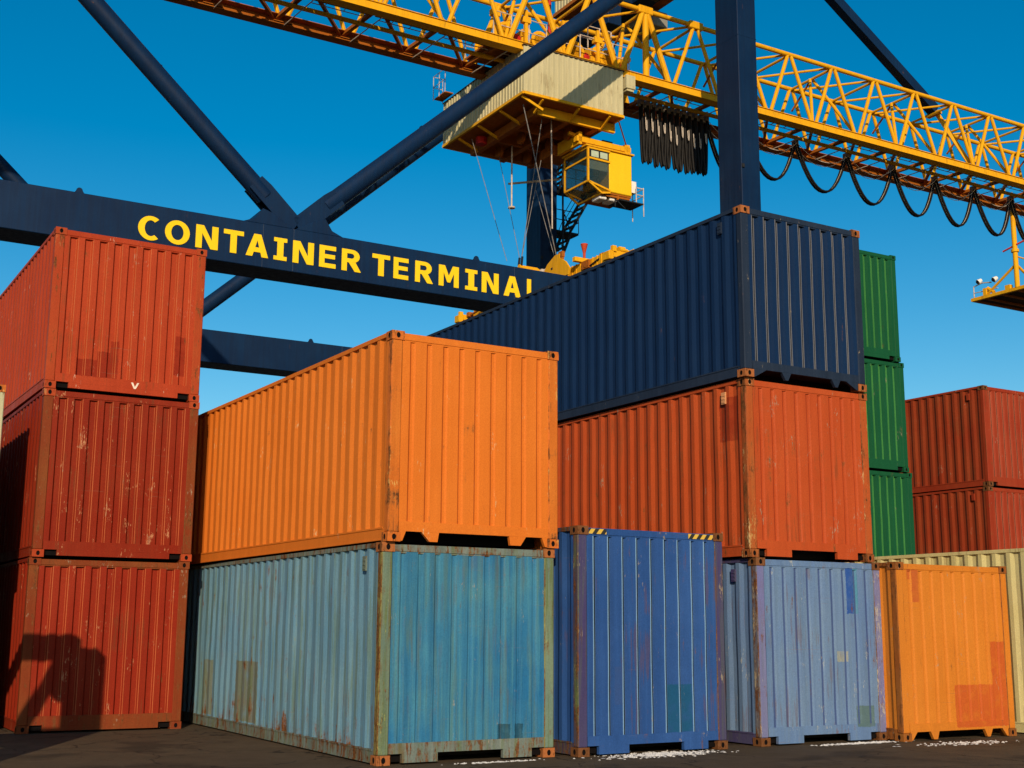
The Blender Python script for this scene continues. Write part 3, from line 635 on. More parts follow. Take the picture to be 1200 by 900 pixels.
VN0, VN1 = 35.9, 37.25        # near portal frame (front and back faces)
VF0, VF1 = 50.6, 51.95        # far portal frame
UL, UR = -5.55, 31.36         # left and right legs
UC = 13.35                    # middle of the portal beam
ZB0, ZB1 = 12.22, 13.58
LEGTOP = 30.2
beams = []
SEAM = paint('seam_grey', (0.03, 0.045, 0.08, 1), rust=0, chips=0)
for v0, v1 in ((VN0, VN1), (VF0, VF1)):
    for u0 in (UL, UR):
        mb = MB(); mb.box(u0, u0 + 0.94, v0, v1, 1.35, LEGTOP)
        lg = part('leg', mb, NAVY, bevel=0.02)
        for z in (8.2, 24.6):
            mb = MB(); mb.box(u0 - 0.006, u0 + 0.946, v0 - 0.006, v1 + 0.006, z, z + 0.02); part('seam', mb, NAVY, lg)
        mb = MB(); mb.box(u0 + 0.01, u0 + 0.12, v0 - 0.05, v0, 19.1, 19.25); part('bracket', mb, BLACKS, lg)
        mb = MB(); mb.box(u0 - 0.5, u0 + 1.44, v0 + 0.1, v1 - 0.1, 0.75, 1.35)
        for k in (-0.3, 0.9): mb.tube([(u0 + k + 0.17, v0 + 0.3, 0.36), (u0 + k + 0.17, v1 - 0.3, 0.36)], 0.36, 14)
        part('bogie', mb, NAVY)
    mb = MB(); mb.box(UL + 0.94, UR, v0, v1, ZB0, ZB1)
    # thickened gussets where the braces land
    for sg in (-1, 1):
        mb.prism([(UC + sg * 0.03, ZB1 - 0.0), (UC + sg * 1.62, ZB1 - 0.0), (UC + sg * 1.25, ZB1 + 0.15), (UC + sg * 1.02, ZB1 + 0.50), (UC + sg * 0.75, ZB1 + 0.42)][::sg], 'y', v0 + 0.012, v1 - 0.012)
    bm_ = part('portal_beam', mb, NAVY, bevel=0.015)
    beams.append(bm_)
    for x in (12.35, 13.33, 21.2):
        mb = MB(); mb.box(x, x + 0.02, v0 - 0.006, v0 + 0.02, ZB0 + 0.01, ZB1 - 0.01); part('weld_seam', mb, SEAM, bm_)
    for x in (6.95, 19.8, 27.6):
        mb = MB(); n = 10
        ring = [(x - 0.16, ZB1 - 0.01), (x + 0.16, ZB1 - 0.01)] + [(x + 0.09 * math.cos(math.pi * i / 6), ZB1 + 0.09 + 0.09 * math.sin(math.pi * i / 6)) for i in range(7)]
        mb.prism(ring, 'y', v0 + 0.1, v0 + 0.14)
        part('lifting_lug', mb, NAVY, bm_)
    # V braces: round tubes that end in flat fork plates
    va = (v0 + v1) / 2 + 0.0
    for sg, utop in ((-1, UL + 0.94), (1, UR)):
        k = 0.918
        UB = 13.58
        def bz(u): return (13.77 if v0 == VN0 else 13.15) + 0.908 * abs(u - UB)
        u0 = UB + sg * 0.98
        p0 = (u0, va, bz(u0)); p1 = (utop, va, bz(utop))
        mb = MB(); mb.tube([p0, p1], 0.30, 40)
        br = part('brace', mb, NAVY)
        mb = MB()
        d = (Vector(p1) - Vector(p0)).normalized(); q0 = Vector((UB, va, bz(UB)))
        nrm = Vector((-d.z, 0, d.x)) if sg > 0 else Vector((d.z, 0, -d.x))
        for dv in (-0.24, 0.24):
            pts = [q0 + nrm * -0.30, Vector(p0) + d * 0.55 + nrm * -0.27, Vector(p0) + d * 0.55 + nrm * 0.29, Vector(p0) + d * 0.15 + nrm * 0.33, q0 + d * 0.1 + nrm * 0.30]
            mb.prism([(p.x, p.z) for p in pts], 'y', va + dv - 0.02, va + dv + 0.02)
        mb.bar(q0 + d * 0.05, Vector(p0) + d * 0.2, 0.46, 0.05, upv=(0, 0, 1))
        part('fork_plate', mb, NAVY, br)
        L_ = (Vector(p1) - Vector(p0)).length
        for f_ in (0.20, 0.52, 0.8):
            c0 = Vector(p0) + d * L_ * f_ + Vector((0, 0, 0.36)) * 1.0
            mb = MB(); mb.bar(c0 - Vector((0, 0, 0.12)), c0 + Vector((0, 0, 0.06)), 0.04, 0.16)
            part('lifting_lug', mb, NAVY, br)
# cross girders linking near and far legs, electrical house on top, apex masts and stays
for u0 in (UL, UR):
    mb = MB(); mb.box(u0 + 0.02, u0 + 0.92, VN1, VF0, 29.0, 30.1); part('cross_girder', mb, NAVY, bevel=0.02)
    for v in (40.1, 43.1):
        mb = MB(); mb.box(u0 - 1.3, u0 - 0.6, v - 0.22, v + 0.22, 27.75, 29.3); mb.box(u0 - 1.3, u0 + 0.4, v - 0.2, v + 0.2, 29.0, 29.3)
        part('girder_hanger', mb, NAVY, bevel=0.02)
    mb = MB(); mb.box(u0 + 0.2, u0 + 0.75, 41.25, 41.8, 29.75, 38.6); part('apex_mast', mb, NAVY, bevel=0.02)
mb = MB(); mb.bar((UR + 0.5, 41.5, 38.3), (49.0, 41.5, 27.30), 0.46, 0.5); part('stay', mb, NAVY)
mb = MB(); mb.bar((UL + 0.4, 41.5, 38.3), (-10, 41.5, 27.3), 0.46, 0.5); part('stay', mb, NAVY)
mb = MB(); mb.box(48.85, 49.1, 41.1, 41.9, 27.02, 27.18); mb.bar((49.2, 41.5, 27.2), (50.1, 40.45, 24.4), 0.2, 0.2); part('stay_anchor', mb, YEL)

# electrical house on the cross girder
def corr_house(name, u0, u1, v0, v1, z0, z1, mat, parent, o, pitch=0.25, dep=0.035, roof=True):
    n = max(3, round((u1 - u0) / pitch)); m_ = max(3, round((v1 - v0) / pitch))
    for (a0, a1, cnt, P) in ((u0, u1, n, lambda s, d, z: (s, v0 - d, z)), (u0, u1, n, lambda s, d, z: (s, v1 + d, z)),
                             (v0, v1, m_, lambda s, d, z: (u0 - d, s, z)), (v0, v1, m_, lambda s, d, z: (u1 + d, s, z))):
        mb = MB(); st = (a1 - a0) / cnt; pr = []
        for i in range(cnt):
            b = a0 + st * i
            pr += [(b, 0), (b + st * 0.5, 0), (b + st * 0.6, dep), (b + st * 0.9, dep)]
        pr += [(a1, 0)]
        vs = [P(s, d, z) for s, d in pr for z in (z0, z1)]
        mb.add(vs, [(2 * i, 2 * i + 2, 2 * i + 3, 2 * i + 1) for i in range(len(pr) - 1)])
        part(name, mb, mat, parent, o)
    mb = MB(); mb.box(u0 + 0.004, u1 - 0.004, v0 + 0.004, v1 - 0.004, z1 - 0.03, z1 + 0.0)
    part('roof_panel', mb, mat, parent, o)
mb = MB(); mb.box(29.9, 33.7, 42.4, 47.2, 29.78, 29.95); eh = part('house_floor', mb, SHADEBR)
corr_house('house_wall', 29.98, 33.6, 42.5, 47.1, 29.95, 32.4, CREAM, eh, CO)
mb = MB(); mb.box(32.4, 33.9, 43.6, 45.4, 28.75, 29.5); part('duct_hood', mb, paint('grey_hood', (0.25, 0.24, 0.2, 1), rust=0.2, chips=0), bevel=0.03)

# yellow lattice girder
G0, G1 = 40.2, 43.0
ZT, ZC = 27.12, 24.0
NODE = 2.69; top0 = 40.8
kmin, kmax = -18, 8
def tn(k): return top0 + NODE * k
ua, ub = tn(kmin) - 2, tn(kmax) + 1
for v in (G0, G1):
    mb = MB(); mb.tube([(ua, v, ZT), (ub, v, ZT)], 0.105, 10); part('top_chord', mb, YEL)
mb = MB(); mb.box(ua - 1, ub + 1, G0 - 0.12, G0 + 0.14, 23.84, 24.13); mb.box(ua - 1, ub + 1, G0 - 0.17, G0 + 0.30, 24.131, 24.155); mb.box(ua - 1, ub + 1, G0 - 0.17, G0 + 0.30, 23.815, 23.839)
part('bottom_chord', mb, YEL)
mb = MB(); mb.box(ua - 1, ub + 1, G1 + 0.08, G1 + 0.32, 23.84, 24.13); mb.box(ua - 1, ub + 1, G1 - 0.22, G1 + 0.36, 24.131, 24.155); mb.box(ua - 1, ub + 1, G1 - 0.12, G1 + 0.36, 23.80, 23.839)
part('bottom_chord', mb, SHADEBR)
mb = MB(); mb.tube([(ua - 1, 41.56, 23.93), (ub + 1, 41.56, 23.93)], 0.09, 10); part('festoon_rail', mb, YEL)
for v, zt_off, rr in ((G0, 0, 0.085), (G1, 0, 0.085)):
    for k in range(kmin, kmax + 1):
        thick = 0.12 if -6 <= k <= -4 else rr
        for sg in (-1, 1):
            mb = MB(); mb.tube([(tn(k) + sg * 0.10, v, ZT - 0.06), (tn(k) + sg * (NODE / 2 - 0.14), v + (0.15 if v == G1 else 0), 24.16)], thick, 8)
            part('diagonal', mb, YEL)
for k in range(kmin, kmax + 1):
    mb = MB(); mb.tube([(tn(k), G0, ZT - 0.02), (tn(k), G1, ZT - 0.02)], 0.065, 8); part('top_strut', mb, YEL)
    if k < kmax:
        mb = MB(); mb.tube([(tn(k + 1) - 0.1, G0, ZT - 0.03), (tn(k) + 0.15, G1, ZT - 0.03)], 0.06, 8); part('top_brace', mb, YEL)
    if k == -4:
        mb = MB(); mb.tube([(tn(k) + 0.05, G0 + 0.03, ZT), (tn(k) + 0.05, G0 + 0.03, 24.1)], 0.14, 10); part('hanger_post', mb, YEL)
    if -6 <= k <= -3:
        mb = MB(); mb.box(tn(k) - 0.36, tn(k) + 0.36, G0 - 0.13, G0 + 0.13, ZT - 0.17, ZT + 0.17); part('node_gusset', mb, YEL, bevel=0.03)
    if k % 2 == 0:
        mid = (tn(k), (G0 + G1) / 2, ZT - 0.06)
        for sg in (-1, 1):
            mb = MB(); mb.tube([(mid[0] + sg * 0.1, mid[1], mid[2]), (tn(k) + sg * NODE * 0.5, G0 + 0.08, 24.18)], 0.075, 8); part('cross_frame_leg', mb, YEL)
        mb = MB(); mb.tube([(tn(k), mid[1], ZT), (tn(k), G1, 26.0)], 0.05, 8); part('cross_frame_leg', mb, SHADEBR)
    # floor bracing between the bottom chords
    ub_ = tn(k) + NODE / 2
    mb = MB(); mb.bar((ub_, G0 + 0.15, 24.1), (ub_ - 0.25, G1 + 0.1, 24.1), 0.16, 0.14); part('floor_beam', mb, SHADEBR)
    mb = MB(); mb.bar((ub_ + 0.1, G0 + 0.15, 24.11), (ub_ + NODE - 0.4, G1 + 0.1, 24.1), 0.12, 0.12); part('floor_brace', mb, SHADEBR)
    mb = MB(); mb.box(ub_ - 0.45, ub_ + 0.3, G1 - 0.18, G1 + 0.1, 23.86, 23.89); part('gusset_plate', mb, SHADEBR)
    # walkway under-side in each bay
    w = MB(); w.box(ub_ + 0.25, ub_ + NODE - 0.12, G0 + 0.22, G0 + 1.05, 24.19, 24.21)
    wk = part('walkway_grating', w, GRATE)
    w = MB(); w.tube([(ub_ + 0.55, G0 + 0.34, 23.93), (ub_ + 2.1, G0 + 0.34, 23.93)], 0.028, 6); part('conduit', w, PINK, wk)
    w = MB(); w.tube([(ub_ + 0.3, G0 + 0.78, 23.93), (ub_ + 2.3, G0 + 0.78, 23.93)], 0.018, 6)
    for q in (0.8, 1.55): w.tube([(ub_ + q, G0 + 0.36, 23.93), (ub_ + q, G0 + 0.78, 23.93)], 0.018, 6)
    part('conduit_frame', w, GREYP, wk)
    w = MB(); w.tube([(ub_ + 0.2, G0 + 0.25, 23.80), (ub_ - 0.02, G1, 23.80)], 0.022, 6); part('drain_pipe', w, GREYP)
    # handrail on the walkway
    w = MB()
    w.tube([(ub_, G0 + 0.28, 25.1), (ub_ + NODE, G0 + 0.28, 25.1)], 0.012, 5, caps=False)

# lettering
bp_ = beams[0]
def seg(n, a0, a1, cx, cy, rx_, ry_):
    return [(cx + rx_ * math.cos(math.radians(a0 + (a1 - a0) * i / n)), cy + ry_ * math.sin(math.radians(a0 + (a1 - a0) * i / n))) for i in range(n + 1)]
def band(o_, i_): return [[o_[k], o_[k + 1], i_[k + 1], i_[k]] for k in range(len(o_) - 1)]
def glyph(ch):     # polygons in a unit box, width 0..1, height 0..1
    if ch == 'O': return band(seg(28, 0, 360, .5, .5, .5, .52), seg(28, 0, 360, .5, .5, .25, .33))
    if ch == 'C': return band(seg(24, 52, 308, .58, .5, .58, .52), seg(24, 52, 308, .58, .5, .28, .34))
    if ch == 'N': return [[(0, 0), (0, 1), (.34, 1), (.72, .36), (.72, 1), (1, 1), (1, 0), (.68, 0), (.28, .66), (.28, 0)]]
    if ch == 'T': return [[(0, 1), (1, 1), (1, .8), (.66, .8), (.66, 0), (.34, 0), (.34, .8), (0, .8)]]
    if ch == 'I': return [[(0, 1), (1, 1), (1, .82), (.74, .82), (.74, .18), (1, .18), (1, 0), (0, 0), (0, .18), (.26, .18), (.26, .82), (0, .82)]]
    if ch == 'E': return [[(0, 0), (0, 1), (1, 1), (1, .8), (.32, .8), (.32, .61), (.95, .61), (.95, .42), (.32, .42), (.32, .2), (1, .2), (1, 0)]]
    if ch == 'L': return [[(0, 0), (0, 1), (.32, 1), (.32, .2), (1, .2), (1, 0)]]
    if ch == 'M': return [[(0, 0), (0, 1), (.30, 1), (.5, .52), (.70, 1), (1, 1), (1, 0), (.76, 0), (.76, .66), (.57, .2), (.43, .2), (.24, .66), (.24, 0)]]
    if ch == 'A': return [[(0, 0), (.345, 1), (.5, 1), (.5, .73), (.41, .41), (.35, .20), (.29, 0)], [(.5, 1), (.655, 1), (1, 0), (.71, 0), (.65, .20), (.59, .41), (.5, .73)], [(.35, .20), (.41, .41), (.59, .41), (.65, .20)]]
    if ch == 'R':
        o_ = seg(10, 90, -90, .52, .70, .40, .30); i_ = seg(10, 90, -90, .50, .70, .14, .115)
        return [[(0, 0), (0, 1), (.27, 1), (.27, 0)], [(.27, .815), (.27, 1), (.52, 1), (.50, .815)], [(.27, .585), (.50, .585), (.52, .40), (.27, .40)]] + band(o_, i_) + [[(.27, .40), (.52, .40), (.66, .43), (1, 0), (.68, 0), (.40, .385)][:1] + [(.52, .40), (.70, .44), (1, 0), (.68, 0), (.36, .40)]]
    return []
letters = [('C', 161.7, 187.3, 175, 252.7, 281.7), ('O', 193.2, 222.3, 0, 0, 0), ('N', 229.3, 255.5, 0, 0, 0), ('T', 261.8, 285.2, 0, 0, 0), ('A', 288.2, 314.5, 0, 0, 0),
           ('I', 320.7, 336, 0, 0, 0), ('N', 343, 367.5, 0, 0, 0), ('E', 374, 393.3, 0, 0, 0), ('R', 400.3, 423, 0, 0, 0),
           ('T', 436, 456.7, 0, 0, 0), ('E', 461, 478.3, 0, 0, 0), ('R', 486.3, 507.3, 0, 0, 0), ('M', 514, 537.3, 0, 0, 0), ('I', 545, 559, 0, 0, 0), ('N', 564.3, 584, 0, 0, 0), ('A', 590, 610, 0, 0, 0), ('L', 617.3, 632, 0, 0, 0)]
zt_ = at_v(175, 253.6, VN0)[2]; zb_ = at_v(175, 281.2, VN0)[2]
for ch, x0, x1, *_ in letters:
    yy = 267 + (x0 - 175) * 0.156
    a0 = at_v(x0, yy, VN0)[0]; a1 = at_v(x1, yy + 3, VN0)[0]
    mb = MB()
    for poly in glyph(ch):
        mb.prism([(a0 + (a1 - a0) * px, zb_ + (zt_ - zb_) * py) for px, py in poly], 'y', VN0 - 0.022, VN0 - 0.004)
    part('letter', mb, LETY, bp_)

# access stairs on the far right leg
def stairs(u0, z0, u1, z1, v0=50.65, wd=0.95):
    root = None
    mb = MB(); d = Vector((u1 - u0, 0, z1 - z0))
    for v in (v0, v0 + wd): mb.bar((u0, v, z0), (u1, v, z1), 0.05, 0.13)
    st = part('staircase', mb, BLACKS)
    n = int(abs(z1 - z0) / 0.33)
    for i in range(n + 1):
        f_ = i / n; u = u0 + (u1 - u0) * f_; z = z0 + (z1 - z0) * f_
        mb = MB(); mb.box(u - 0.07, u + 0.07, v0 + 0.03, v0 + wd - 0.03, z - 0.045, z + 0.02); part('step', mb, BLACKS, st)
    mb = MB()
    for v in (v0,):
        for hh in (0.5, 0.9): mb.tube([(u0 - 0.35, v, z0 + hh), (u1 - 0.35, v, z1 + hh)], 0.018, 6)
        for q in (0, 0.5, 1): mb.tube([(u0 + (u1 - u0) * q, v, z0 + (z1 - z0) * q), (u0 + (u1 - u0) * q - 0.35, v, z0 + (z1 - z0) * q + 0.9)], 0.018, 6)
    part('handrail', mb, BLACKS, st)
def landing(u0, u1, z, v0=50.65, v1=51.6):
    mb = MB(); mb.box(u0, u1, v0, v1, z - 0.1, z); l = part('landing', mb, BLACKS)
    mb = MB()
    for hh in (0.55, 1.05):
        mb.tube([(u0, v0, z + hh), (u1, v0, z + hh)], 0.022, 6); mb.tube([(u1, v0, z + hh), (u1, v1, z + hh)], 0.022, 6)
    for u in (u0, (u0 + u1) / 2, u1): mb.tube([(u, v0, z), (u, v0, z + 1.05)], 0.022, 6)
    part('handrail', mb, BLACKS, l)
stairs(32.3, 18.6, 33.15, 20.7); landing(31.9, 33.6, 20.75)
stairs(33.1, 20.75, 34.45, 23.0); landing(32.3, 34.6, 23.0)
stairs(32.35, 22.6, 33.3, 25.0); landing(32.2, 33.9, 25.1)
mb = MB(); mb.box(31.9, 32.35, 50.45, 50.6, 19.6, 19.8); mb.tube([(32.45, 50.3, 18.2), (32.45, 50.3, 27.5)], 0.05, 8); part('cable_riser', mb, BLACKS)

# ------------------------------------------------------------------ trolley: machinery house, frame, winches and operator cab
TO = (26.35, 43.4, 22.0)
trolley = empty('crane_trolley', W(TO[0], TO[1], TO[2]), YAW, 'cream machinery house with orange underframe and winches running under the yellow girder', 'crane trolley')
def tp(name, mb, mat, parent=None, bevel=0.0): return part(name, mb, mat, parent or trolley, TO, bevel)
H0, H1, Q0, Q1 = 24.0, 28.74, 40.0, 46.75
corr_house('sheet_wall', H0, H1, Q0, Q1, 22.1, 23.99, CREAM, trolley, TO, 0.235, 0.03)
mb = MB(); mb.box(H0 - 0.05, H1 + 0.05, Q0 - 0.05, Q1 + 0.05, 23.991, 24.03); tp('roof_edge', mb, plain('dark_flashing', (0.04, 0.03, 0.025, 1)))
mb = MB(); mb.box(28.85, 29.3, 39.9, 40.35, 23.3, 23.88); mb.box(28.9, 29.25, 39.95, 40.3, 23.2, 23.3, 0); tp('air_duct', mb, CREAM, bevel=0.01)
# floor deck and its beams
mb = MB(); mb.box(H0 + 0.02, H1 - 0.02, Q0 + 0.02, Q1 - 0.02, 21.985, 22.09); tp('deck_plate', mb, SHADEBR)
mb = MB()
for a, b in (((H0, Q0), (H1, Q0)), ((H0, Q0), (H0, Q1)), ((H1, Q0), (H1, Q1)), ((H0, Q1), (H1, Q1))):
    mb.bar((a[0], a[1], 22.03), (b[0], b[1], 22.03), 0.10, 0.11)
tp('deck_edge', mb, YEL)
I0, I1, J0, J1 = 24.55, 28.2, 40.75, 46.0
for a, b in (((I0 + 1.0, J0), (I1 + 0.1, J0)), ((I0 + 1.0, 45.6), (I1 + 0.1, 45.6)), ((I0 + 1.0, 42.5), (I1, 42.5)), ((I0 + 1.0, 44.1), (I1, 44.1))):
    mb = MB(); mb.bar((a[0] - 0.5, a[1], 21.78), (b[0] + 0.5, b[1], 21.78), 0.14, 0.38); tp('underframe_beam', mb, YEL if a[1] == J0 else SHADEBR)
for u in (25.05, 26.5, 27.9):
    mb = MB(); mb.bar((u, Q0 + 0.75, 21.74), (u, Q1 - 0.75, 21.74), 0.24, 0.36); tp('underframe_beam', mb, SHADEBR)
for v in (40.2, 41.9, 43.7, 45.4):
    mb = MB(); mb.bar((H0 + 0.04, v, 21.95), (H0 + 1.0, v, 21.58), 0.07, 0.10); tp('outrigger_bracket', mb, YEL)
for u in (24.9, 26.6, 28.1):
    mb = MB(); mb.bar((u, Q0 + 0.04, 21.95), (u, Q0 + 0.7, 21.62), 0.07, 0.10); tp('outrigger_bracket', mb, YEL)
mb = MB(); mb.tube([(24.75, 44.7, 21.9), (24.75, 44.7, 21.6)], 0.24, 12); tp('rope_sheave_cover', mb, REDM)
for (u, v) in ((25.8, 43.2), (27.2, 43.2), (25.8, 45.0), (27.2, 41.8), (27.2, 45.0)):
    mb = MB(); mb.tube([(u - 0.07, v, 21.6), (u + 0.07, v, 21.6)], 0.26, 14); tp('rope_sheave', mb, SHADEBR)
mb = MB(); mb.box(27.2, 28.2, 43.0, 44.0, 21.1, 21.55); tp('machinery_box', mb, SHADEBR, bevel=0.02)
mb = MB(); mb.tube([(27.2, 46.6, 20.9), (28.6, 44.6, 20.75)], 0.05, 6); tp('guide_pipe', mb, GREYP)
# winches and motors on the roof, seen through the lattice
rnd = random.Random(5)
mb = MB(); mb.box(22.9, 29.4, G0 + 0.35, G1 - 0.25, 24.2, 24.28); tp('machinery_deck', mb, SHADEBR)
for u in (23.6, 25.2, 26.9, 28.5):
    mb = MB(); mb.tube([(u, G0 + 0.5, 24.75), (u, G1 - 0.4, 24.75)], 0.30, 16); mb.tube([(u, G0 + 0.5, 24.75), (u, G0 + 0.56, 24.75)], 0.42, 16); mb.tube([(u, G1 - 0.5, 24.75), (u, G1 - 0.44, 24.75)], 0.42, 16)
    mb.box(u - 0.35, u + 0.35, G0 + 0.6, G0 + 0.8, 24.28, 24.6); mb.box(u - 0.35, u + 0.35, G1 - 0.7, G1 - 0.5, 24.28, 24.6)
    tp('winch_drum', mb, YEL)
    mb = MB(); mb.tube([(u + 0.5, G0 + 0.5, 24.62), (u + 0.5, G0 + 1.15, 24.62)], 0.17, 12); mb.box(u + 0.36, u + 0.64, G0 + 0.6, G0 + 1.1, 24.28, 24.5); tp('winch_motor', mb, REDM)
    mb = MB(); mb.box(u + 0.72, u + 1.0, G0 + 0.5, G0 + 1.0, 24.28, 25.05); mb.tube([(u + 0.86, G0 + 0.45, 24.9), (u + 0.86, G0 + 0.3, 24.9)], 0.16, 12); tp('gearbox', mb, YEL, bevel=0.02)
mb = MB()
for v in (G0 + 0.28, G1 - 0.2):
    for hh in (0.55, 1.1): mb.tube([(22.9, v, 24.28 + hh), (29.4, v, 24.28 + hh)], 0.022, 6)
    for i in range(9): mb.tube([(22.9 + i * 0.8125, v, 24.28), (22.9 + i * 0.8125, v, 25.38)], 0.026, 6)
tp('handrail', mb, GREYP)
for u, v in ((24.3, G0 + 0.2), (26.05, G0 + 0.2), (27.75, G0 + 0.2), (22.95, G0 + 0.3)):
    mb = MB(); mb.box(u, u + 0.13, v, v + 0.13, 24.16, 25.75); mb.box(u - 0.12, u + 0.26, v - 0.02, v + 0.2, 25.2, 25.45); tp('rail_stanchion', mb, YEL)
mb = MB(); mb.tube([(26.0, 41.3, 24.3), (26.0, 41.3, 28.4)], 0.07, 8); tp('red_pole', mb, REDM)
mb = MB(); mb.box(28.3, 29.5, 41.9, 42.9, 25.6, 25.72)
mb2 = MB()
for hh in (0.5, 1.0):
    mb2.tube([(28.3, 41.9, 25.72 + hh), (29.5, 41.9, 25.72 + hh)], 0.025, 6); mb2.tube([(29.5, 41.9, 25.72 + hh), (29.5, 42.9, 25.72 + hh)], 0.025, 6); mb2.tube([(28.3, 42.9, 25.72 + hh), (29.5, 42.9, 25.72 + hh)], 0.025, 6)
for u, v in ((28.3, 41.9), (28.9, 41.9), (29.5, 41.9), (29.5, 42.9), (28.3, 42.9)): mb2.tube([(u, v, 25.72), (u, v, 26.75)], 0.03, 6)
pl = tp('service_platform', mb, YEL); tp('handrail', mb2, GREYP, pl)
# balcony at the far left corner
mb = MB(); mb.box(23.6, 24.0, 45.9, 46.9, 24.15, 24.2); bl = tp('balcony', mb, SHADEBR)
mb = MB()
for hh in (0.5, 1.0): mb.tube([(24.0, 46.9, 24.2 + hh), (23.55, 46.9, 24.2 + hh), (23.55, 45.8, 24.2 + hh)], 0.016, 6)
for u, v in ((23.55, 46.9), (24.0, 46.9), (23.55, 46.35), (23.55, 45.8)): mb.tube([(u, v, 24.1), (u, v, 25.2)], 0.018, 6)
tp('handrail', mb, GREYP, bl)

# operator cab
K0, K1 = 41.0, 42.72
prof = [(27.67, 20.9), (27.67, 19.42), (28.33, 19.02), (29.86, 19.06), (29.86, 20.9)]
mb = MB(); mb.box(28.72, 29.86, K0, K1, 19.14, 20.88)
cab = tp('operator_cab', mb, paint('cab_yellow_paint', (0.84, 0.50, 0.012, 1), (0.86, 0.54, 0.02, 1), rust=0.02, streak=0.1, chips=0, bump=0.05), bevel=0.03)
mb = MB()
fr_ = [((27.67, K0, 20.85), (27.67, K0, 19.42)), ((27.67, K1, 20.85), (27.67, K1, 19.42)), ((27.67, K0, 19.42), (27.67, K1, 19.42)), ((27.67, K0, 20.85), (27.67, K1, 20.85)),
       ((27.67, K0, 20.85), (28.75, K0, 20.85)), ((27.67, K1, 20.85), (28.75, K1, 20.85)), ((27.67, K0, 19.42), (28.75, K0, 19.18)), ((27.67, K1, 19.42), (28.75, K1, 19.18)),
       ((27.67, K0, 19.42), (28.33, K0, 19.02)), ((27.67, K1, 19.42), (28.33, K1, 19.02)), ((28.33, K0, 19.02), (28.33, K1, 19.02)), ((28.33, K0, 19.02), (28.75, K0, 19.10)),
       ((27.67, K0, 20.42), (27.67, K1, 20.42)), ((27.67, K0, 20.42), (28.75, K0, 20.40))]
for a, b in fr_: mb.bar(a, b, 0.075, 0.075)
tp('window_frame', mb, YEL, cab)
def pane(pts, mat=GLASS, nm='window_pane'):
    mb = MB(); a, b, c_ = Vector(pts[0]), Vector(pts[1]), Vector(pts[2]); n_ = (b - a).cross(c_ - a).normalized() * 0.006
    k = len(pts); mb.add([Vector(p) + n_ for p in pts] + [Vector(p) - n_ for p in pts], [tuple(range(k)), tuple(range(2 * k - 1, k - 1, -1))] + [(i, (i + 1) % k, (i + 1) % k + k, i + k) for i in range(k)])
    tp(nm, mb, mat, cab)
pane([(27.67, K0 + .04, 20.38), (27.67, K1 - .04, 20.38), (27.67, K1 - .04, 19.46), (27.67, K0 + .04, 19.46)])
pane([(27.67, K0 + .04, 20.81), (27.67, K1 - .04, 20.81), (27.67, K1 - .04, 20.46), (27.67, K0 + .04, 20.46)])
pane([(27.71, K0, 20.36), (28.70, K0, 20.36), (28.70, K0, 19.24), (27.71, K0, 19.46)])
pane([(27.71, K1, 20.81), (28.70, K1, 20.81), (28.70, K1, 19.24), (27.71, K1, 19.46)])
pane([(27.70, K0 + .04, 19.40), (27.70, K1 - .04, 19.40), (28.31, K1 - .04, 19.03), (28.31, K0 + .04, 19.03)])
mb = MB(); mb.box(27.74, 28.70, K0 - 0.01, K0 + 0.03, 20.44, 20.80); fw_ = tp('window_frame', mb, BLACKS, cab)
pane([(27.82, K0 - .02, 20.75), (28.18, K0 - .02, 20.75), (28.18, K0 - .02, 20.49), (27.82, K0 - .02, 20.49)], SHADE)
pane([(28.26, K0 - .02, 20.75), (28.62, K0 - .02, 20.75), (28.62, K0 - .02, 20.49), (28.26, K0 - .02, 20.49)], SHADE)
pane([(27.76, K0 + .04, 20.34), (28.66, K0 + .04, 20.34), (28.66, K0 + .04, 19.98), (27.76, K0 + .04, 19.98)], SHADE, 'sun_blind')
mb = MB(); mb.box(28.15, 28.55, K0 + 0.6, K0 + 1.1, 19.35, 19.95); mb.box(28.5, 28.62, K0 + 0.6, K0 + 1.1, 19.9, 20.5); tp('driver_seat', mb, BLACKS, cab)
mb = MB(); mb.box(27.55, 29.95, K0 - 0.06, K1 + 0.06, 20.905, 20.97); tp('cab_roof', mb, YEL, cab)
mb = MB(); mb.box(27.2, 29.9, K0 + 0.1, K0 + 0.35, 21.08, 21.30); mb.prism([(27.0, 21.52), (30.0, 21.30), (30.0, 21.02), (27.0, 21.40)], 'y', K0 + 0.36, K0 + 0.5); mb.box(27.3, 27.45, K0 + 0.1, K1, 20.97, 21.5); mb.box(29.6, 29.85, K0 + 0.1, K1, 20.97, 21.4)
tp('cab_hanger_beam', mb, YEL, cab)
mb = MB(); mb.box(28.9, 29.7, K0 + 0.8, K1, 21.45, 21.62); mb.box(29.1, 29.6, K0 + 1.0, K1, 21.62, 21.8); tp('cable_tray', mb, BLACKS, cab)
mb = MB(); mb.tube([(28.6, 40.15, 21.9), (29.75, K0 + 0.2, 21.35)], 0.03, 6); tp('tie_rod', mb, SHADEBR)
mb = MB(); mb.box(28.4, 29.85, K0 + 0.05, K1 - 0.1, 19.07, 19.135); mb.bar((28.6, K0 + .1, 19.0), (29.8, K0 + .1, 19.02), .06, .08); mb.bar((29.2, K0 + .1, 18.9), (29.2, K0 + .1, 19.1), .08, .08); tp('cab_floor_frame', mb, SHADEBR, cab)
for u in (28.35, 28.85):
    mb = MB(); mb.box(u, u + 0.35, K0 + 0.15, K0 + 0.75, 18.84, 18.98); tp('floodlight', mb, WHITE, cab, bevel=0.03)
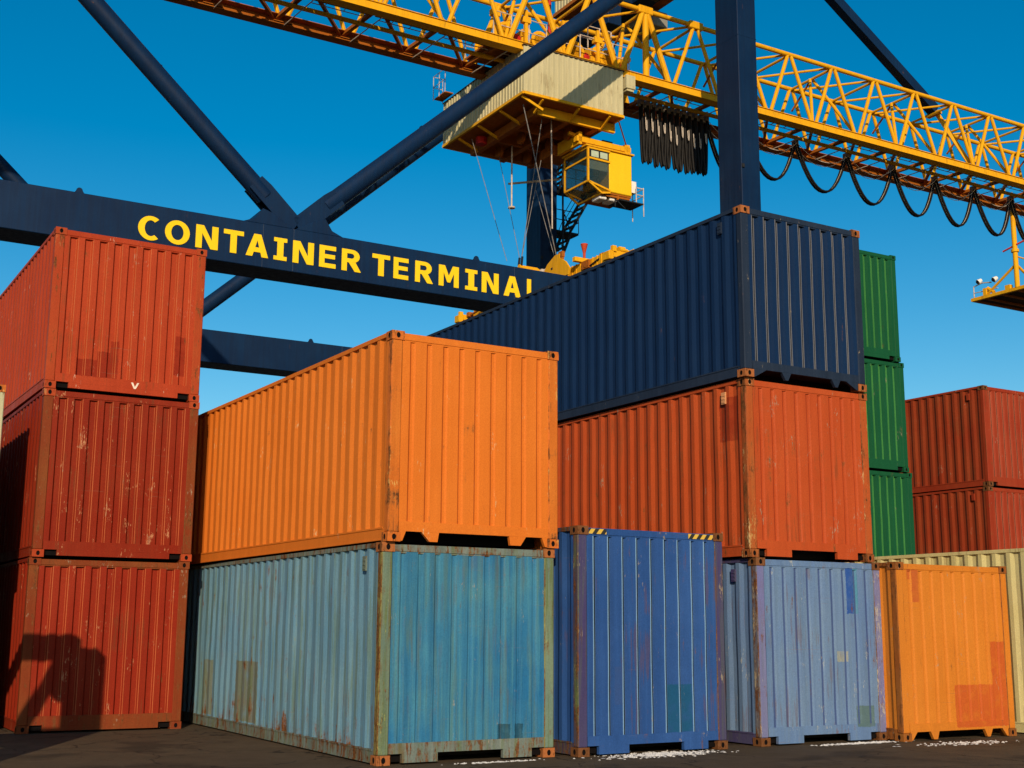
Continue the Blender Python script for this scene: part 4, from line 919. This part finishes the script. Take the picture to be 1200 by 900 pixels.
mb = MB(); mb.box(29.2, 30.4, K0 - 0.05, K0 + 0.85, 18.86, 18.91); mb.bar((29.0, K0, 18.88), (29.5, K0, 18.55), 0.04, 0.04); mb.bar((29.0, K0, 18.9), (29.0, K0, 18.55), 0.04, 0.04)
tp('rear_platform', mb, BLACKS, cab)
mb = MB()
for u, v in ((30.42, K0 - 0.03), (30.42, K0 + 0.75), (30.05, K0 - 0.03)): mb.tube([(u, v, 18.35 if u > 30.3 else 18.9), (u, v, 19.6)], 0.022, 6)
for z in (19.25, 19.55): mb.tube([(30.05, K0 - 0.03, z), (30.42, K0 - 0.03, z), (30.42, K0 + 0.75, z)], 0.022, 6)
tp('handrail', mb, GREYP, cab)
mb = MB(); mb.box(29.9, 30.15, K0 + 0.1, K0 + 0.4, 19.35, 19.85); tp('cabinet', mb, WHITE, cab)

# hoist ropes and the two hanging hoses
def rope(p0, z0, p1, z1, rad=0.014, mat=ROPE, nm='hoist_rope'):
    mb = MB(); mb.tube([at_zuv(*p0, z0), at_zuv(*p1, z1)], rad, 6); tp(nm, mb, mat)
rope((613, 122), 21.8, (652, 300), 16.3, 0.022)
rope((636, 133), 21.8, (611, 303), 16.4, 0.018)
rope((553, 163), 21.8, (594, 306), 16.1)
rope((582.7, 173), 21.8, (609, 303), 16.4)
rope((628, 223), 19.6, (650, 302), 16.3)
rope((634, 188), 20.6, (611.5, 301), 16.4)
rope((706, 175), 21.4, (690, 226), 19.4, 0.012)
mb = MB(); a_ = at_zuv(600, 171, 21.6); mb.tube([a_, (a_[0], a_[1], 18.9)], 0.034, 8); mb.tube([(a_[0], a_[1], 18.9), (a_[0], a_[1], 18.84)], 0.15, 12); tp('hanging_hose', mb, GREYP)
mb = MB(); a_ = at_zuv(646, 140, 21.8); mb.tube([a_, (a_[0] + .03, a_[1], 19.4), (a_[0] + .05, a_[1], 17.2)], 0.028, 8); tp('hanging_hose', mb, GREYP)

# ------------------------------------------------------------------ spreader hanging under the trolley
SO = (27.3, 43.4, 14.9)
spr = empty('container_spreader', W(*SO), YAW, 'yellow container spreader hanging on ropes behind the lettered beam', 'crane spreader')
def sp2(name, mb, mat, bevel=0.0, parent=None): return part(name, mb, mat, parent or spr, SO, bevel)
for u in (26.98, 27.62):
    mb = MB(); mb.box(u - 0.14, u + 0.14, 37.7, 49.0, 15.22, 15.66)
    for i in range(37):
        v = 38.0 + i * 0.29; mb.box(u - 0.165, u + 0.165, v, v + 0.035, 15.20, 15.68)
    sp2('main_beam', mb, YEL)
for v in (37.5, 49.2):
    sg = 1 if v > 40 else -1
    mb = MB(); mb.box(26.25, 28.4, v - 0.13, v + 0.13, 15.1, 15.36); sp2('end_beam', mb, YEL, 0.02)
    for u in (26.2, 28.4):
        mb = MB(); mb.box(u - 0.12, u + 0.12, v - 0.2, v + 0.2, 14.98, 15.3); mb.tube([(u, v, 14.98), (u, v, 14.86)], 0.05, 8); sp2('twistlock_housing', mb, YEL, 0.02)
    for u in (26.35, 28.25):
        mb = MB(); mb.box(u - 0.09, u + 0.09, v + sg * 0.12 - 0.07, v + sg * 0.12 + 0.07, 15.3, 15.52); mb.tube([(u + 0.3, v - 0.1, 15.42), (u + 0.62, v - 0.1, 15.42)], 0.07, 8); sp2('flipper_drive', mb, YEL, 0.0)
    mb = MB(); mb.tube([(26.6, v - sg * 0.3, 15.30), (26.7, v - sg * 1.0, 15.45)], 0.05, 8); mb.box(26.5, 26.75, v - sg * 0.25 - 0.1, v - sg * 0.25 + 0.1, 15.25, 15.45); sp2('valve_block', mb, SHADEBR)
for u, v, sc in ((26.45, 41.4, 1.0), (27.95, 40.7, 0.85)):
    mb = MB()
    mb.prism([(v + 1.0 * sc, 15.42), (v + 1.0 * sc, 15.66), (v + 0.72 * sc, 15.95), (v + 0.15 * sc, 16.2), (v - 0.22 * sc, 16.2), (v - 0.22 * sc, 16.02), (v - 0.62 * sc, 15.78), (v - 0.9 * sc, 15.46), (v - 0.8 * sc, 15.2), (v + 0.7 * sc, 15.2)], 'x', u - 0.04, u + 0.04)
    sp2('head_block_plate', mb, YEL)
    mb = MB(); mb.box(u - 0.05, u - 0.042, v + 0.30, v + 0.42, 15.66, 15.75); sp2('plate_slot', mb, BLACKS)
    mb = MB(); mb.tube([(u - 0.02, v - 0.22, 16.0), (u + 0.1, v - 0.22, 16.0)], 0.12, 10); mb.box(u - 0.02, u + 0.12, v - 0.36, v - 0.08, 16.05, 16.28); sp2('rope_anchor', mb, SHADEBR)
for v in (40.3, 42.1):
    mb = MB(); mb.box(26.5, 27.9, v - 0.1, v + 0.1, 15.67, 15.85); sp2('cross_member', mb, YEL, 0.01)
mb = MB(); mb.box(25.62, 26.4, 42.82, 43.0, 15.83, 16.0); mb.tube([(25.55, 42.9, 15.95), (26.5, 42.9, 15.82)], 0.1, 10); mb.tube([(26.35, 42.75, 15.8), (26.35, 43.05, 15.8)], 0.16, 12); sp2('sheave_arm', mb, YEL)
for dv in (-0.1, 0.12):
    mb = MB(); mb.bar((25.62, 42.9 + dv, 16.0), (25.66, 42.9 + dv, 16.36), 0.07, 0.07); sp2('rope_socket', mb, BLACKS)
mb = MB(); mb.tube([(26.45, 42.6, 15.8), (26.5, 42.4, 15.72)], 0.12, 8); mb.box(26.4, 26.7, 42.35, 42.7, 15.6, 15.78); sp2('arm_bearing', mb, GREYP)
mb = MB(); mb.tube([(27.2, 40.6, 15.66), (27.2, 40.6, 16.2)], 0.045, 8, r2=0.06); mb.tube([(27.2, 40.6, 16.2), (27.2, 40.6, 16.56)], 0.06, 10, r2=0.15); sp2('guide_funnel', mb, paint('red_orange_funnel', (0.42, 0.05, 0.02, 1)))
mb = MB(); mb.prism([(38.8, 15.3), (38.8, 15.85), (38.86, 16.0), (38.98, 16.02), (39.05, 15.9), (39.02, 15.3)], 'x', 27.35, 27.5); sp2('guide_arm', mb, YEL)
mb = MB(); mb.tube([(26.7, 43.6, 15.68), (26.8, 43.1, 15.95), (26.8, 42.6, 16.05), (26.9, 42.3, 15.8)], 0.04, 6); sp2('hydraulic_hose', mb, WIRE)
mb = MB(); mb.tube([(26.8, 40.2, 15.5), (26.78, 39.6, 15.36), (26.8, 39.0, 15.5)], 0.03, 6); sp2('hydraulic_hose', mb, BLACKS)
mb = MB(); mb.box(26.72, 26.83, 39.6, 40.1, 15.3, 15.62); mb.tube([(26.7, 39.8, 15.45), (26.84, 39.8, 15.45)], 0.12, 10); sp2('hydraulic_unit', mb, SHADEBR)

# ------------------------------------------------------------------ festoon cables under the girder
CARR = plain('carrier_steel', (0.22, 0.19, 0.15, 1), 0.6)
FZ = 23.93
def festoon(u0, u1, zb, label, group, wires=True, nseg=14):
    w = (u1 - u0) / 2; uc = (u0 + u1) / 2
    root = empty('festoon_cable', W(u0, 41.8, FZ), YAW, label, 'power cable', group)
    o = (u0, 41.8, FZ)
    sk = random.uniform(-0.06, 0.06) if wires else 0.0; tw = random.uniform(-0.08, 0.08)
    def U_(dep, k, v, top=23.72):
        pts = []
        for i in range(nseg + 1):
            x = -1 + 2 * i / nseg
            pts.append((uc + w * x * (1.0 - k), v + tw * (1 - x * x), top - dep * (1 - abs(x + sk * (1 - x * x)) ** 2.1)))
        return pts
    for v in (41.72, 41.88):
        mb = MB(); mb.tube(U_(23.72 - zb, 0.04, v), 0.052 if wires else 0.055, 8); part('rubber_cable', mb, RUBBER, root, o)
    mb = MB(); mb.tube(U_(23.72 - zb - 0.012, 0.04, 41.80), 0.022, 6); part('wire_cable', mb, WIRE if wires else RUBBER, root, o)
    if wires:
        for dep, v in ((0.62, 41.66), (0.72, 41.94)):
            mb = MB(); mb.tube(U_(dep, 0.03, v), 0.015, 6); part('wire_cable', mb, WIRE, root, o)
    mb = MB(); mb.box(u0 - 0.09, u0 + 0.09, 41.66, 41.94, 23.70, 23.93); mb.tube([(u0, 41.66, 24.08), (u0, 41.94, 24.08)], 0.05, 8); mb.box(u0 - 0.15, u0 + 0.15, 41.74, 41.86, 23.62, 23.72)
    part('cable_carrier', mb, CARR, root, o)
    return root
hs = [36.75, 39.8, 43.05, 46.15, 49.1, 51.95, 54.8, 57.7]
gf = 'festoon cable loops hanging under the girder'
names_ = ['first', 'second', 'third', 'fourth', 'fifth', 'sixth', 'seventh']
for i in range(7):
    festoon(hs[i], hs[i + 1], 21.72 - 0.03 * i, 'black festoon cable loop under the girder, %s to the right of the navy leg' % names_[i], gf)
festoon(34.5, 36.75, 21.5, 'black festoon cable loop hanging just left of the near navy leg', gf)
ORD = ['nearest', 'second', 'third', 'fourth', 'fifth', 'sixth', 'seventh', 'eighth', 'ninth', 'tenth', 'last']
gb = 'bunched festoon cables beside the machinery house'
for i in range(11):
    rz = rnd.uniform(-0.06, 0.06)
    u = 30.95 + i * 0.325
    rt = festoon(u, u + 0.31, 21.12 + rz, '%s loop from the machinery house in the tight bunch of black festoon cables' % ORD[i], gb, False, 12)
    mb = MB(); q_ = 22.4 + rnd.uniform(-0.25, 0.2); mb.tube([(u + 0.12, 41.63, 23.2 + rnd.uniform(-.3, .2)), (u + 0.13, 41.6, q_ + 0.1), (u + 0.16, 41.6, q_), (u + 0.18, 41.6, q_ + 0.15), (u + 0.19, 41.63, q_ + 0.5)], 0.016, 6); part('wire_cable', mb, WIRE, rt, (u, 41.8, FZ))

# ------------------------------------------------------------------ platform hanging from the boom at the right edge
PO = (55.1, 42.0, 19.0)
hp = empty('hanging_platform', W(*PO), YAW, 'yellow service platform with lamps hanging under the girder at the right edge', 'platform')
def hp_(name, mb, mat, parent=None, bevel=0): return part(name, mb, mat, parent or hp, PO, bevel)
mb = MB(); mb.box(55.05, 55.25, 40.0, 44.9, 18.95, 19.12); mb.box(61.0, 61.2, 40.0, 44.9, 18.95, 19.12); mb.box(55.25, 61.0, 40.0, 40.2, 18.95, 19.12); hp_('platform_edge', mb, YEL)
mb = MB(); mb.box(55.25, 61.0, 44.7, 44.9, 18.95, 19.08)
for v in (41.0, 42.0, 43.0, 44.0): mb.box(55.25, 61.0, v, v + 0.12, 18.93, 19.02)
hp_('floor_joist', mb, SHADEBR)
mb = MB(); mb.box(55.26, 60.99, 40.21, 44.69, 19.03, 19.06); hp_('floor_grating', mb, GRATE)
mb = MB(); mb.tube([(55.15, 42.0, 19.1), (55.15, 42.0, 23.9)], 0.13, 12); mb.tube([(55.15, 42.0, 21.0), (55.15, 42.0, 21.15)], 0.2, 12); hp_('mast', mb, YEL)
mb = MB(); mb.tube([(55.15, 42.0, 20.35), (55.15, 43.9, 19.15)], 0.07, 8); mb.tube([(55.15, 42.0, 20.35), (57.3, 42.0, 19.15)], 0.07, 8); mb.tube([(55.15, 42.0, 20.8), (58, 42.0, 20.6)], 0.04, 8); hp_('mast_brace', mb, YEL)
mb = MB(); mb.tube([(55.1, 42.7, 21.2), (55.2, 40.9, 21.6)], 0.05, 8); hp_('cross_bar', mb, PINK)
mb = MB()
mb.tube([(55.15, 44.75, 19.1), (55.15, 44.75, 19.75), (55.15, 44.2, 19.85), (55.15, 43.6, 19.75)], 0.035, 6); mb.tube([(55.15, 44.75, 19.4), (55.15, 43.2, 19.35)], 0.025, 6)
hp_('lamp_rail', mb, GREYP)
for v, z in ((44.35, 19.95), (43.35, 19.85)):
    mb = MB(); mb.tube([(55.02, v, z - 0.05), (55.2, v - 0.08, z + 0.08)], 0.15, 12, r2=0.10); l = hp_('lamp', mb, WHITE); mb = MB(); mb.tube([(55.0, v, z - 0.06), (55.02, v, z - 0.045)], 0.11, 12); hp_('lens', mb, BLACKS, l)
mb = MB(); mb.box(55.05, 55.35, 43.9, 44.1, 19.12, 19.5); mb.box(55.05, 55.3, 42.4, 42.7, 19.12, 19.35); mb.tube([(55.2, 43.5, 19.2), (55.2, 43.9, 19.5)], 0.1, 8); hp_('fitting', mb, YEL)

# ------------------------------------------------------------------ added unseen steel frame, shaped only for its shadow on the lowest red container
FO = (1.2, 15.4, 0)
fr0 = empty('shadow_frame', W(*FO), YAW, 'unseen dark steel frame added beyond the left edge to cast a shadow', 'shadow caster')
def fp(name, mb, bevel=0.02): return part(name, mb, BLACKS, fr0, FO, bevel)
mb = MB(); mb.box(-0.4, 1.75, 15.3, 15.5, 3.33, 3.66); fp('head_beam', mb)
mb = MB(); mb.box(1.62, 2.10, 15.25, 15.55, 0.0, 3.43); fp('column', mb)
mb = MB(); mb.box(1.44, 1.619, 15.3, 15.5, 2.72, 3.329); fp('gusset_box', mb)
mb = MB(); mb.bar((1.50, 15.4, 3.25), (0.95, 15.4, 2.25), 0.16, 0.16); fp('knee_brace', mb)
mb = MB(); mb.box(-0.4, 1.619, 15.3, 15.5, 1.35, 2.28); fp('lower_panel', mb)
mb = MB(); mb.box(-0.4, -0.1, 15.3, 15.5, 0.0, 1.349); fp('column', mb)
mb = MB(); mb.box(-0.9, 2.4, 15.1, 15.7, 0.0, 0.14); fp('base_plate', mb)
